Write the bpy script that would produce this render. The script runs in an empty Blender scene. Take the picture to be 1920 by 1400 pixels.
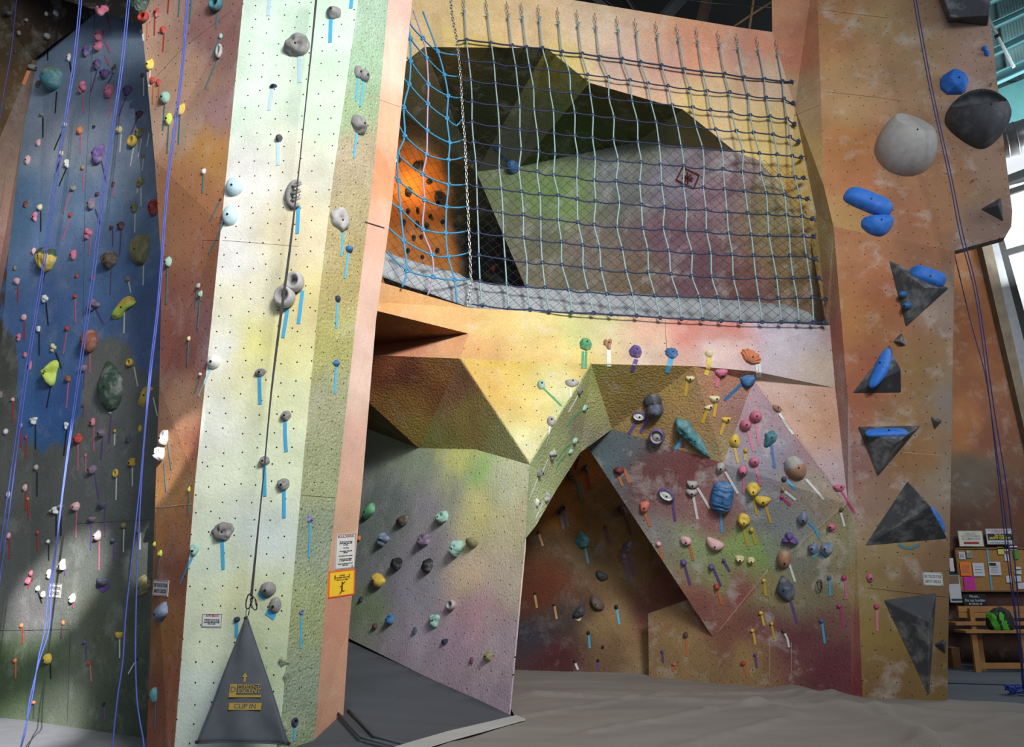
import bpy, bmesh, math, random
from mathutils import Vector, Matrix, noise
from mathutils.bvhtree import BVHTree
random.seed(7)
R = math.radians
scene = bpy.context.scene
COL = scene.collection
FPX = 1500.0
PITCH = R(14)
CAMZ = 1.6
C0 = Vector((0, 0, CAMZ))
FWD = Vector((0, math.cos(PITCH), math.sin(PITCH)))
UPV = Vector((0, -math.sin(PITCH), math.cos(PITCH)))
RGT = Vector((1, 0, 0))

# ------------------------------------------------------------- camera
cd = bpy.data.cameras.new('camera')
cam = bpy.data.objects.new('camera', cd); COL.objects.link(cam)
cd.sensor_fit = 'HORIZONTAL'; cd.sensor_width = 36.0; cd.lens = 36.0*FPX/1920
cam.location = C0; cam.rotation_euler = (R(90)+PITCH, 0, 0)
cd.clip_end = 200
scene.camera = cam
# ------------------------------------------------------------- view
scene.view_settings.view_transform = 'Standard'
scene.view_settings.look = 'None'
scene.view_settings.gamma = 1
scene.view_settings.exposure = 0.0
# ------------------------------------------------------------- world
w = bpy.data.worlds.new('world'); scene.world = w; w.use_nodes = True
bgn = w.node_tree.nodes['Background']
bgn.inputs[0].default_value = (0.72, 0.85, 1.0, 1); bgn.inputs[1].default_value = 0.17

def ray(px, py):
    return (FWD + RGT*((px-960)/FPX) + UPV*((700-py)/FPX))
def P(px, py, Y):
    d = ray(px, py); return C0 + d*(Y/d.y)
def Pz(px, py, z):
    d = ray(px, py); return C0 + d*((z-CAMZ)/d.z)
def depth(p): return (p-C0).dot(FWD)

# ------------------------------------------------------------- lights
def area(name, loc, target, sx, sy, energy, color=(1, 1, 1)):
    l = bpy.data.lights.new(name, 'AREA'); l.shape = 'RECTANGLE'; l.size = sx; l.size_y = sy
    l.energy = energy; l.color = color
    o = bpy.data.objects.new(name, l); COL.objects.link(o); o.location = loc
    o.rotation_euler = (Vector(target)-Vector(loc)).to_track_quat('-Z', 'Y').to_euler(); return o
def spot(name, loc, target, energy, ang, blend=0.2, rad=0.05, color=(1, 1, 1)):
    l = bpy.data.lights.new(name, 'SPOT'); l.energy = energy; l.spot_size = ang; l.spot_blend = blend
    l.shadow_soft_size = rad; l.color = color
    o = bpy.data.objects.new(name, l); COL.objects.link(o); o.location = loc
    o.rotation_euler = (Vector(target)-Vector(loc)).to_track_quat('-Z', 'Y').to_euler(); return o
area('daylight_high_window', (3.6, -2.0, 8.6), (-1.6, 8.0, 4.9), 2.6, 2.0, 350, (1.0, 0.98, 0.95)).data.spread = R(75)
area('daylight_front_wide', (0.0, -5.0, 9.0), (-0.5, 8.5, 4.2), 8, 3, 520, (0.88, 0.94, 1.0))
area('daylight_side_window', (9.0, 6.0, 7.5), (3.0, 9.0, 6.5), 2.5, 2.5, 90, (0.9, 0.96, 1.0))
area('daylight_roof_windows', P(2150, 420, 12.6), P(1850, 60, 13.8), 3, 3, 420, (0.93, 0.97, 1.0))
area('daylight_hall_end', (8.5, 9.5, 5.5), (7.5, 13.5, 2.5), 2.0, 1.5, 110, (0.95, 0.97, 1.0))
SUNPOS = Vector((1.8, -4.0, 9.0))
spot('sun_patch_pillar', SUNPOS, P(312, 880, 7.4), 13000, R(2.4), 0.6, 0.04, (1, .95, .86))
spot('sun_patch_wall_low', SUNPOS, P(110, 1060, 8.9), 34000, R(4.0), 0.8, 0.04, (1, .97, .92))
spot('sun_patch_floor', SUNPOS, Pz(12, 1378, 0), 30000, R(5.5), 0.8, 0.05, (1, .98, .95))
spot('sun_patch_blue', SUNPOS, P(140, 300, 9.0), 5000, R(8.5), 0.9, 0.05, (1, .97, .92))

# ------------------------------------------------------------- colour
def lin(c):
    c = c/255.0
    return c/12.92 if c <= 0.04045 else ((c+0.055)/1.055)**2.4
def L3(c, k=1.0): return tuple(min(1.0, lin(v)*k) for v in c)

NAMED = dict(white=(212,214,208), cream=(214,202,150), grey=(125,123,122), dkgrey=(60,63,70), ltgrey=(165,162,160),
  black=(24,25,28), navy=(38,48,80), blue=(45,105,165), brightblue=(38,112,205), paleblue=(178,210,220), teal=(60,125,135),
  mint=(140,185,170), green=(75,155,105), lime=(190,215,70), dkgreen=(55,80,65), olive=(135,130,80), yellow=(215,180,55),
  gold=(200,160,40), orange=(205,110,60), rust=(140,72,48), red=(180,50,40), dkred=(110,35,35), maroon=(95,50,65),
  pink=(205,105,135), palepink=(215,165,170), magenta=(190,50,120), purple=(95,70,140), mauve=(120,100,125), tan=(165,120,90),
  bluegrey=(110,125,155), brown=(90,72,62), slate=(70,78,100), salmon=(205,100,85), periwinkle=(120,125,175),
  cyan=(60,165,215), wood=(190,150,100))

for _k, _c in list(NAMED.items()):
    if _k not in ('brightblue', 'wood'):
        _l = .3*_c[0]+.59*_c[1]+.11*_c[2]; NAMED[_k] = tuple(_l+(v-_l)*.86 for v in _c)

def new_mat(name):
    m = bpy.data.materials.new(name); m.use_nodes = True
    nt = m.node_tree; return m, nt, nt.nodes['Principled BSDF']
def N(nt, t, **k):
    n = nt.nodes.new(t)
    for a, v in k.items(): setattr(n, a, v)
    return n
def mixrgb(nt, fac, a, b, mode='MIX'):
    n = nt.nodes.new('ShaderNodeMix'); n.data_type = 'RGBA'; n.blend_type = mode
    for sock, v in ((0, fac), (6, a), (7, b)):
        if hasattr(v, 'links') or hasattr(v, 'is_output'): nt.links.new(v, n.inputs[sock])
        else: n.inputs[sock].default_value = v if sock == 0 else (*v[:3], 1)
    return n.outputs[2]
_mats = {}
def simple_mat(name, rgb, rough=0.6, metal=0.0, spec=0.4, nscale=20, namt=0.12, bump=0.0, chalk=0.0, k=1.0):
    key = (name, rgb, rough, metal, chalk, k)
    if key in _mats: return _mats[key]
    m, nt, b = new_mat(name)
    c = L3(rgb, k)
    tc = N(nt, 'ShaderNodeTexCoord')
    no = N(nt, 'ShaderNodeTexNoise'); no.inputs['Scale'].default_value = nscale; no.inputs['Detail'].default_value = 6
    nt.links.new(tc.outputs['Object'], no.inputs['Vector'])
    dark = tuple(v*(1-namt*2.2) for v in c); lite = tuple(min(1, v*(1+namt*2.2)+0.01) for v in c)
    col = mixrgb(nt, no.outputs[0], dark, lite)
    if chalk:
        n2 = N(nt, 'ShaderNodeTexNoise'); n2.inputs['Scale'].default_value = nscale*0.55; n2.inputs['Detail'].default_value = 8
        n2.inputs['Roughness'].default_value = 0.7
        nt.links.new(tc.outputs['Object'], n2.inputs['Vector'])
        rp = N(nt, 'ShaderNodeMapRange'); rp.inputs[1].default_value = 0.5; rp.inputs[2].default_value = 0.72; rp.inputs[4].default_value = chalk
        nt.links.new(n2.outputs[0], rp.inputs[0])
        col = mixrgb(nt, rp.outputs[0], col, (0.62, 0.62, 0.60))
    nt.links.new(col, b.inputs['Base Color'])
    b.inputs['Roughness'].default_value = rough; b.inputs['Metallic'].default_value = metal
    b.inputs['Specular IOR Level'].default_value = spec
    if bump:
        bp = N(nt, 'ShaderNodeBump'); bp.inputs['Strength'].default_value = bump; bp.inputs['Distance'].default_value = 0.01
        n3 = N(nt, 'ShaderNodeTexNoise'); n3.inputs['Scale'].default_value = nscale*5
        nt.links.new(tc.outputs['Object'], n3.inputs['Vector'])
        nt.links.new(n3.outputs[0], bp.inputs['Height']); nt.links.new(bp.outputs[0], b.inputs['Normal'])
    _mats[key] = m; return m
def hold_mat(cname, chalk=0.35):
    return simple_mat('hold_'+cname, NAMED[cname], rough=0.62, nscale=14, namt=0.1, bump=0.25, chalk=chalk)
def tape_mat(cname):
    return simple_mat('tape_'+cname, NAMED[cname], rough=0.5, nscale=30, namt=0.06)

# ------------------------------------------------------------- painted plywood
def wall_mat(name, nut=0.16, nutr=0.035, rand=0.35, tex=0.35, chalk=0.35, grain=0.10, rough=0.8, warp=0.0):
    m, nt, b = new_mat(name); lk = nt.links.new
    at = N(nt, 'ShaderNodeVertexColor'); at.layer_name = 'paint'
    uv = N(nt, 'ShaderNodeUVMap'); uv.uv_map = 'metres'
    tc = N(nt, 'ShaderNodeTexCoord')
    # pigment mottling
    n1 = N(nt, 'ShaderNodeTexNoise'); n1.inputs['Scale'].default_value = 2.2; n1.inputs['Detail'].default_value = 8; n1.inputs['Roughness'].default_value = .6
    lk(tc.outputs['Object'], n1.inputs['Vector'])
    hs = N(nt, 'ShaderNodeHueSaturation'); lk(at.outputs[0], hs.inputs['Color'])
    mr = N(nt, 'ShaderNodeMapRange'); mr.inputs[1].default_value = .25; mr.inputs[2].default_value = .75; mr.inputs[3].default_value = .80; mr.inputs[4].default_value = 1.2
    lk(n1.outputs[0], mr.inputs[0]); lk(mr.outputs[0], hs.inputs['Value'])
    mr2 = N(nt, 'ShaderNodeMapRange'); mr2.inputs[3].default_value = .485; mr2.inputs[4].default_value = .515
    n1b = N(nt, 'ShaderNodeTexNoise'); n1b.inputs['Scale'].default_value = 1.3; lk(tc.outputs['Object'], n1b.inputs['Vector'])
    lk(n1b.outputs[0], mr2.inputs[0]); lk(mr2.outputs[0], hs.inputs['Hue'])
    col = hs.outputs[0]
    # speckle of rolled textured paint
    sp = N(nt, 'ShaderNodeTexNoise'); sp.inputs['Scale'].default_value = 75; sp.inputs['Detail'].default_value = 3
    lk(tc.outputs['Object'], sp.inputs['Vector'])
    sr = N(nt, 'ShaderNodeMapRange'); sr.inputs[1].default_value = .35; sr.inputs[2].default_value = .65; sr.inputs[3].default_value = 1-grain*1.6; sr.inputs[4].default_value = 1+grain
    lk(sp.outputs[0], sr.inputs[0])
    vm = N(nt, 'ShaderNodeVectorMath', operation='SCALE'); lk(col, vm.inputs[0]); lk(sr.outputs[0], vm.inputs['Scale'])
    col = vm.outputs[0]
    # chalk smears
    c1 = N(nt, 'ShaderNodeTexNoise'); c1.inputs['Scale'].default_value = 3.1; c1.inputs['Detail'].default_value = 9; c1.inputs['Roughness'].default_value = .68
    c1.inputs['Distortion'].default_value = .25
    lk(tc.outputs['Object'], c1.inputs['Vector'])
    cr = N(nt, 'ShaderNodeMapRange'); cr.inputs[1].default_value = .53; cr.inputs[2].default_value = .74; cr.inputs[4].default_value = chalk
    lk(c1.outputs[0], cr.inputs[0])
    col = mixrgb(nt, cr.outputs[0], col, (0.66, 0.65, 0.63))
    # dark rubber scuffs
    d1 = N(nt, 'ShaderNodeTexNoise'); d1.inputs['Scale'].default_value = 9; d1.inputs['Detail'].default_value = 9; d1.inputs['Roughness'].default_value = .75
    lk(tc.outputs['Object'], d1.inputs['Vector'])
    dr = N(nt, 'ShaderNodeMapRange'); dr.inputs[1].default_value = .66; dr.inputs[2].default_value = .74; dr.inputs[4].default_value = .45
    lk(d1.outputs[0], dr.inputs[0])
    col = mixrgb(nt, dr.outputs[0], col, (0.06, 0.06, 0.06))
    # t-nut holes
    vo = N(nt, 'ShaderNodeTexVoronoi'); vo.voronoi_dimensions = '2D'; vo.inputs['Scale'].default_value = 1/nut
    vo.inputs['Randomness'].default_value = rand
    lk(uv.outputs[0], vo.inputs['Vector'])
    lt = N(nt, 'ShaderNodeMapRange'); lt.inputs[1].default_value = nutr; lt.inputs[2].default_value = nutr*1.35; lt.inputs[3].default_value = 1; lt.inputs[4].default_value = 0
    lk(vo.outputs['Distance'], lt.inputs[0])
    mul = N(nt, 'ShaderNodeMath', operation='MULTIPLY'); lk(lt.outputs[0], mul.inputs[0]); lk(at.outputs[1], mul.inputs[1])
    col = mixrgb(nt, mul.outputs[0], col, (0.012, 0.011, 0.01))
    lk(col, b.inputs['Base Color'])
    b.inputs['Roughness'].default_value = rough; b.inputs['Specular IOR Level'].default_value = .25
    # relief
    bn = N(nt, 'ShaderNodeTexNoise'); bn.inputs['Scale'].default_value = 42; bn.inputs['Detail'].default_value = 4
    lk(tc.outputs['Object'], bn.inputs['Vector'])
    sb = N(nt, 'ShaderNodeMath', operation='SUBTRACT'); lk(bn.outputs[0], sb.inputs[0]); lk(mul.outputs[0], sb.inputs[1])
    bp = N(nt, 'ShaderNodeBump'); bp.inputs['Strength'].default_value = tex; bp.inputs['Distance'].default_value = .02
    lk(sb.outputs[0], bp.inputs['Height']); lk(bp.outputs[0], b.inputs['Normal'])
    return m

WM = wall_mat('painted_plywood')
WM_PILLAR = wall_mat('painted_plywood_pillar', nut=0.150, nutr=.042, rand=.30, tex=.25, chalk=.25, grain=.04)
WM_ROUGH = wall_mat('sprayed_texture_wall', nut=0.125, nutr=.034, rand=.5, tex=.9, chalk=.2, grain=.14)
WM_LEFT = wall_mat('painted_plywood_dark', nut=0.125, nutr=.034, rand=.5, tex=.3, chalk=.22, grain=.07)
WM_PANEL = wall_mat('painted_plywood_orange', nut=0.15, nutr=.036, rand=.45, tex=.2, chalk=.45, grain=.05)

TZ = .39   # top of the bouldering mats
TREES = []      # (BVH, object) for placing things on the walls
def paint_at(p, pts):
    # p in pixels (only used to lay the spray-paint colours out on the surface)
    sw = 0; r = g = b = 0
    for (x, y, c) in pts:
        d2 = (p[0]-x)**2 + (p[1]-y)**2 + 400
        wt = 1.0/(d2**1.7)
        sw += wt; r += c[0]*wt; g += c[1]*wt; b += c[2]*wt
    return (r/sw, g/sw, b/sw)
def pix(p):
    d = p-C0; z = d.dot(FWD)
    return (960+FPX*d.dot(RGT)/z, 700-FPX*d.dot(UPV)/z)

def reproj(p, plane_p, n):
    d = (p-C0); return C0 + d*((plane_p-C0).dot(n)/d.dot(n))
def planar(V, a, b, c, names):
    A = V[a]; B = V[b]; Cc = V[c] if isinstance(c, str) else A+c
    n = (B-A).cross(Cc-A).normalized()
    for k in names: V[k] = reproj(V[k], A, n)
def desat(c, s=.74):
    l = .3*c[0]+.59*c[1]+.11*c[2]; return tuple(l+(v-l)*s for v in c)
def facet_wall(name, V, faces, mats, maxlen=0.09, bevel=0.0, thick=0.06, custom=None, bevel_edges=None):
    """V: name->Vector, faces: list of (vertex names, paint points, gain, nuts 0/1, material index)"""
    bm = bmesh.new(); vv = {}
    fl = bm.faces.layers.int.new('facet')
    for names, *_ in faces:
        for n in names:
            if n not in vv: vv[n] = bm.verts.new(V[n])
    for i, f in enumerate(faces):
        fc = bm.faces.new([vv[n] for n in f[0]]); fc[fl] = i
    if bevel:
        es = [e for a_, b_ in (bevel_edges or []) for e in bm.edges if {e.verts[0], e.verts[1]} == {vv[a_], vv[b_]}]
        try:
            bmesh.ops.bevel(bm, geom=es, offset=bevel, segments=2, affect='EDGES', clamp_overlap=True, profile=0.5)
        except Exception as ex: print('bevel', ex)
    bmesh.ops.triangulate(bm, faces=bm.faces[:])
    for it in range(9):
        es = [e for e in bm.edges if e.calc_length() > maxlen*(1.0 if it > 5 else 1.0)]
        if not es: break
        bmesh.ops.subdivide_edges(bm, edges=es, cuts=1, use_grid_fill=False)
        bmesh.ops.triangulate(bm, faces=[f for f in bm.faces if len(f.verts) > 3])
    bm.normal_update()
    for f in bm.faces:
        if f.normal.dot(C0-f.calc_center_median()) < 0: f.normal_flip()
    bm.normal_update()
    uvl = bm.loops.layers.uv.new('metres'); cl = bm.loops.layers.float_color.new('paint')
    cache = {}
    for f in bm.faces:
        i = f[fl]; fd = faces[i]; n = f.normal
        u = Vector((0, 0, 1)).cross(n)
        if u.length < 1e-3: u = Vector((1, 0, 0))
        u.normalize(); v = n.cross(u)
        f.material_index = fd[4] if len(fd) > 4 else 0
        f.smooth = False
        for lp in f.loops:
            co = lp.vert.co
            lp[uvl].uv = (co.dot(u)+i*.37, co.dot(v)+i*.21)
            key = (lp.vert.index, i, co.x, co.y, co.z)
            if key not in cache:
                q = pix(co)
                # wander the paint borders a little
                wx = noise.noise(co*1.9)*26 + noise.noise(co*6)*9; wy = noise.noise(co*1.9+Vector((9, 4, 2)))*26 + noise.noise(co*6+Vector((3, 3, 3)))*9
                if custom: c = custom(q, co, i, (wx, wy)) or paint_at((q[0]+wx, q[1]+wy), fd[1])
                else: c = paint_at((q[0]+wx, q[1]+wy), fd[1])
                cache[key] = (*L3(desat(c), fd[2]), float(fd[3](q)) if callable(fd[3]) else float(fd[3]))
            lp[cl] = cache[key]
    me = bpy.data.meshes.new(name); bm.to_mesh(me)
    for mt in mats: me.materials.append(mt)
    TREES.append((BVHTree.FromBMesh(bm), name)); bm.free()
    o = bpy.data.objects.new(name, me); COL.objects.link(o); o['kind'] = 'structure'
    if thick:
        sm = o.modifiers.new('thickness', 'SOLIDIFY'); sm.thickness = thick; sm.offset = -1
    return o

def mk(name, bm, mats, parent=None, M=None, smooth=False, pm=None):
    me = bpy.data.meshes.new(name)
    bm.to_mesh(me); bm.free()
    if not isinstance(mats, (list, tuple)): mats = [mats]
    for m in mats: me.materials.append(m)
    if smooth:
        for p_ in me.polygons: p_.use_smooth = True
    o = bpy.data.objects.new(name, me); COL.objects.link(o)
    if parent is not None:
        o.parent = parent
        if pm is not None: o.matrix_parent_inverse = pm.inverted()
    if M is not None: o.matrix_basis = M
    return o
def tag(o, label=None, cat=None, group=None, kind=None):
    if label: o['label'] = label
    if cat: o['category'] = cat
    if group: o['group'] = group
    if kind: o['kind'] = kind
    return o
def empty(name, loc):
    o = bpy.data.objects.new(name, None); COL.objects.link(o); o.location = loc; o.empty_display_size = .1; return o
def add_box(bm, c, s, M=None, mi=0):
    r = bmesh.ops.create_cube(bm, size=1.0); vs = r['verts']
    T = Matrix.Translation(c) @ Matrix.Diagonal((*s, 1))
    if M is not None: T = M @ T
    bmesh.ops.transform(bm, matrix=T, verts=vs)
    for f in {f for v in vs for f in v.link_faces}: f.material_index = mi
    return vs
def add_tube(bm, pts, r, seg=6, caps=True, mi=0, rfun=None):
    pts = [Vector(p) for p in pts]; rings = []
    prev = None
    for i, p in enumerate(pts):
        t = (pts[min(i+1, len(pts)-1)]-pts[max(i-1, 0)])
        if t.length < 1e-9: t = Vector((0, 0, 1))
        t.normalize()
        a = prev if prev is not None else (Vector((0, 1, 0)) if abs(t.y) < .9 else Vector((1, 0, 0)))
        a = (a - t*a.dot(t))
        if a.length < 1e-6: a = Vector((1, 0, 0)) - t*t.x
        a.normalize(); prev = a; b = t.cross(a)
        rr = rfun(i) if rfun else r
        rings.append([bm.verts.new(p + (a*math.cos(2*math.pi*k/seg) + b*math.sin(2*math.pi*k/seg))*rr) for k in range(seg)])
    for i in range(len(rings)-1):
        for k in range(seg):
            f = bm.faces.new((rings[i][k], rings[i][(k+1) % seg], rings[i+1][(k+1) % seg], rings[i+1][k])); f.material_index = mi; f.smooth = True
    if caps:
        for rg in (rings[0][::-1], rings[-1]):
            try: bm.faces.new(rg).material_index = mi
            except Exception: pass
def smooth_path(pts, n=4):
    pts = [Vector(p) for p in pts]
    if len(pts) < 3: return pts
    out = []
    for i in range(len(pts)-1):
        p0 = pts[max(i-1, 0)]; p1 = pts[i]; p2 = pts[i+1]; p3 = pts[min(i+2, len(pts)-1)]
        for k in range(n):
            t = k/n
            out.append(0.5*((2*p1)+(p2-p0)*t+(2*p0-5*p1+4*p2-p3)*t*t+(3*p1-p0-3*p2+p3)*t**3))
    out.append(pts[-1]); return out
def hit(px, py, only=None):
    d = ray(px, py).normalized(); best = None
    for tr, nm in TREES:
        if only and nm not in only: continue
        loc, no, idx, dist = tr.ray_cast(C0, d)
        if loc is not None and (best is None or dist < best[2]):
            best = (loc, no if no.dot(d) < 0 else -no, dist, nm)
    if best is None:
        loc = P(px, py, 9.0); best = (loc, Vector((0, -1, 0)), (loc-C0).length, '')
    return best
def frame_at(loc, n, roll=0.0):
    """matrix: local z = surface normal, local x = image right, local y = up the wall"""
    z = n.normalized(); x = RGT - z*RGT.dot(z); x.normalize(); y = z.cross(x)
    M = Matrix((x, y, z)).transposed().to_4x4()
    return Matrix.Translation(loc) @ M @ Matrix.Rotation(roll, 4, 'Z')
# ============================================================= THE WALLS
def VP(d): return {k: P(*v) for k, v in d.items()}
# ---- pillar
Vp = VP(dict(
 l0=(258,-60,7.5), l1=(262,0,7.5), l2=(290,300,7.5), l3=(303,500,7.5), l4=(299,720,7.5), l5=(290,960,7.5), l6=(272,1480,7.5),
 m0=(461,-60,6.9), m1=(456,0,6.9), m2=(415,420,6.9), m3=(366,900,6.9), m4=(320,1480,6.9),
 g0=(683,-60,6.7), g1=(672,0,6.7), g2=(625,330,6.7), g3=(598,560,6.7), g4=(570,850,6.7), g5=(540,1200,6.7), g6=(516,1480,6.7),
 k0=(738,-60,7.0), k1=(728,0,7.0), k2=(700,330,7.0), k3=(672,560,7.0), k4=(640,850,7.0), k5=(612,1100,7.0), k6=(590,1388,7.0), k7=(583,1480,6.95),
 r0=(779,-60,7.3), r1=(773,0,7.3), r2=(734,390,7.3), r3=(705,600,7.3), r4=(680,900,7.3), r5=(655,1170,7.3), r6=(644,1338,7.27), r7=(640,1400,7.25)))
white_p = [(480,20,(200,225,205)),(620,60,(185,222,190)),(600,200,(190,215,185)),(470,180,(205,228,205)),(560,300,(205,203,178)),(450,330,(222,220,212)),
 (560,430,(215,198,155)),(430,480,(230,228,222)),(580,560,(213,195,120)),(480,560,(222,215,180)),(430,650,(232,232,222)),(520,640,(220,212,130)),(475,650,(228,220,120)),
 (400,800,(228,232,215)),(540,740,(213,216,160)),(520,860,(212,224,180)),(430,900,(218,226,195)),(500,1000,(202,218,210)),(400,1050,(203,220,190)),(440,1100,(213,218,160)),
 (530,1150,(197,212,160)),(380,1200,(203,215,180)),(400,1300,(190,208,197)),(520,1250,(190,212,160)),(345,1380,(186,202,190)),(480,1380,(190,205,180))]
green_p = [(700,20,(150,185,155)),(680,120,(140,178,140)),(670,200,(140,168,120)),(665,300,(170,152,115)),(650,400,(168,150,100)),(640,520,(168,150,85)),(620,640,(168,165,80)),
 (615,750,(152,155,110)),(600,900,(150,160,110)),(590,1000,(140,155,125)),(575,1150,(150,165,105)),(560,1300,(135,155,125)),(550,1390,(140,160,115))]
pink_p = [(750,20,(215,175,155)),(740,100,(225,190,165)),(725,250,(225,165,125)),(715,330,(230,140,92)),(705,420,(230,168,138)),(690,550,(225,178,155)),(670,700,(225,185,165)),
 (655,850,(220,165,142)),(640,980,(208,155,122)),(640,1150,(200,132,98)),(625,1300,(198,138,105))]
brown_p = [(300,30,(165,122,100)),(400,60,(132,86,80)),(350,150,(172,130,98)),(420,200,(152,110,108)),(330,250,(178,142,115)),(400,280,(195,128,52)),(350,350,(172,104,58)),
 (390,450,(166,92,56)),(330,450,(168,110,68)),(380,550,(150,82,62)),(330,650,(150,82,66)),(400,600,(150,95,98)),(340,760,(185,132,95)),(380,830,(165,88,66)),(310,850,(195,125,75)),
 (320,930,(200,130,62)),(350,1000,(175,108,72)),(310,1000,(190,118,55)),(340,1080,(150,82,56)),(320,1200,(162,98,45)),(310,1300,(155,78,50)),(300,1380,(160,88,56))]
facet_wall('wall_pillar', Vp, [
 (['l0','l1','l2','l3','l4','l5','l6','m4','m3','m2','m1','m0'], brown_p, 1.35, 1, 0),
 (['m0','m1','m2','m3','m4','g6','g5','g4','g3','g2','g1','g0'], white_p, 1.0, 1, 0),
 (['g0','g1','g2','g3','g4','g5','g6','k7','k6','k5','k4','k3','k2','k1','k0'], green_p, 1.0, 1, 1),
 (['k0','k1','k2','k3','k4','k5','k6','k7','r7','r6','r5','r4','r3','r2','r1','r0'], pink_p, 1.0, 0, 2)],
 [WM_PILLAR, WM_ROUGH, wall_mat('painted_edge_board', tex=.25, chalk=.2, grain=.05)], maxlen=.10, bevel=.014,
 bevel_edges=[(a+str(i), a+str(i+1)) for a, n_ in (('m', 4), ('g', 6), ('k', 7)) for i in range(n_)])

# ---- main wall
Vm = VP(dict(
 A0=(730,-80,9.1), A1=(1075,0,9.1), A2=(1390,52,9.1), A3=(1448,60,9.1), A3t=(1446,-80,9.1),
 a0=(700,165,9.1), a=(795,88,9.1), b=(1025,90,9.1), c=(1105,155,9.1), d=(1280,205,9.1), e=(1380,285,9.1), e2=(1422,300,9.1), g=(1480,365,9.1), h=(1520,450,8.98), k=(1548,600,8.82),
 X1=(1490,200,9.05), X2=(1530,400,8.86), X3=(1556,610,8.76), Xt=(1566,727,8.75), Xv=(1586,943,8.7), Xb=(1598,1318,8.66),
 R0=(1530,-80,9.0), R1=(1545,350,9.0), R2=(1563,425,8.98), R3=(1590,750,8.8), R4=(1605,1000,8.68), R5=(1618,1322,8.55),
 ft0=(620,502,7.6), ft1=(880,577,8.55), ft2=(1100,590,8.75), T1=(620,561,7.7), T2=(878,625,8.45), T3=(620,658,9.4),
 fb0=(735,667,8.75), fbL=(620,668,9.0), fb1=(863,672,8.35), fb2=(1108,682,8.4), fb3=(1300,686,8.5), fb4=(1415,696,8.6),
 K0=(620,689,9.7), K1=(785,840,8.9), K2=(890,842,8.45), C1=(992,866,7.75), C2=(985,1010,7.75), C3=(954,1345,7.55),
 B0=(570,1155,10.9), B1=(590,900,10.7), B2=(600,770,11.0),
 M1=(1148,804,9.05), E1=(1088,848,8.9), E2=(1045,915,8.6), E3=(1005,985,8.2), V0=(1413,712,8.75), V4=(1357,868,9.35), W1=(1450,1070,9.25), W2=(1337,1195,9.85), M2=(1100,835,9.35),
 S1=(1480,1300,9.55), S2=(1340,1290,9.9), S3=(1217,1284,10.25), S4=(1215,1150,10.25), S5=(1300,1120,10.0),
 q=(893,322,11.6), m=(975,312,11.2), n=(1195,266,10.2), wl=(1012,600,10.8), wrb=(1548,640,9.15), s=(840,250,12.2), s0=(700,240,12.2),
 Q0=(700,300,12.0),
 u0=(1840,-80,8.6), u1=(1862,80,8.55), u2=(1880,250,8.5), u3=(1898,395,8.45), u4=(1896,425,8.45), u5=(1885,444,8.45), u6=(1790,470,8.45), l1=(1786,700,8.45), l2=(1776,1326,8.35)))
ZUP = Vector((0,0,1))
planar(Vm, 'R5', 'l2', ZUP, ['R2','R3','R4','u6','l1'])
planar(Vm, 'R2', 'u6', Vm['R0']-Vm['R2'], ['R1','u0','u1','u2','u3','u4','u5'])
Vm['B0q'] = P(630,1190,10.3)
planar(Vm, 'C1', 'C3', 'B0q', ['B0'])
planar(Vm, 'C1', 'C3', 'B0', ['C2','B1','B2','K1','K2'])
planar(Vm, 'Xb', 'S3', ZUP, ['Xv','W1','W2','S1','S2','S4','S5'])
planar(Vm, 'M1', 'W1', 'W2', ['V4','M2'])
planar(Vm, 'fb1', 'K1', 'fbL', ['fb0','K0'])
print({k: round(Vm[k].y, 2) for k in Vm})
header_p = [(800,40,(225,185,120)),(900,50,(228,190,125)),(1000,60,(222,180,125)),(1100,60,(218,185,150)),(1150,110,(212,172,148)),(1250,130,(217,158,132)),(1320,90,(228,145,102)),
 (1400,110,(205,148,122)),(1430,80,(218,132,98)),(1350,180,(228,190,130)),(1450,220,(216,180,105)),(1420,280,(228,190,100)),(1500,350,(215,168,70)),(1530,450,(202,158,70)),
 (1060,110,(218,185,85)),(1460,150,(205,168,138)),(1300,200,(226,186,100)),(900,85,(215,180,70))]
hs_p = [(1490,20,(195,128,85)),(1510,80,(190,108,75)),(1500,200,(175,138,95)),(1520,300,(188,145,72)),(1550,450,(188,152,85)),(1570,560,(190,125,92)),(1580,620,(182,100,82)),(1590,700,(170,120,108)),
 (1590,850,(165,132,128)),(1600,1000,(155,142,110)),(1605,1100,(160,132,76)),(1610,1200,(150,80,72)),(1610,1290,(140,56,62))]
up_p = [(1560,60,(220,140,82)),(1650,40,(213,165,105)),(1750,100,(208,160,105)),(1600,180,(218,165,102)),(1700,200,(204,150,106)),(1820,120,(210,160,136)),(1600,280,(220,132,65)),(1600,340,(218,132,72)),
 (1750,350,(200,132,84)),(1700,400,(195,122,74)),(1850,300,(200,152,122)),(1860,430,(168,132,115)),(1580,420,(213,160,82)),(1840,30,(205,160,138)),(1700,280,(205,150,100))]
low_p = [(1600,480,(218,135,82)),(1650,560,(208,118,64)),(1740,480,(190,122,80)),(1620,600,(210,130,62)),(1770,560,(182,155,135)),(1640,680,(198,106,68)),(1720,700,(188,135,74)),(1610,750,(200,112,70)),
 (1700,780,(196,140,84)),(1600,860,(180,122,112)),(1720,860,(188,125,74)),(1640,950,(180,135,115)),(1770,900,(175,155,130)),(1660,1000,(188,160,100)),(1740,1080,(170,122,80)),(1640,1100,(175,145,84)),
 (1650,1200,(172,135,58)),(1760,1250,(150,115,58)),(1640,1280,(162,118,60)),(1780,750,(170,155,140)),(1700,1250,(160,120,60))]
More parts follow.
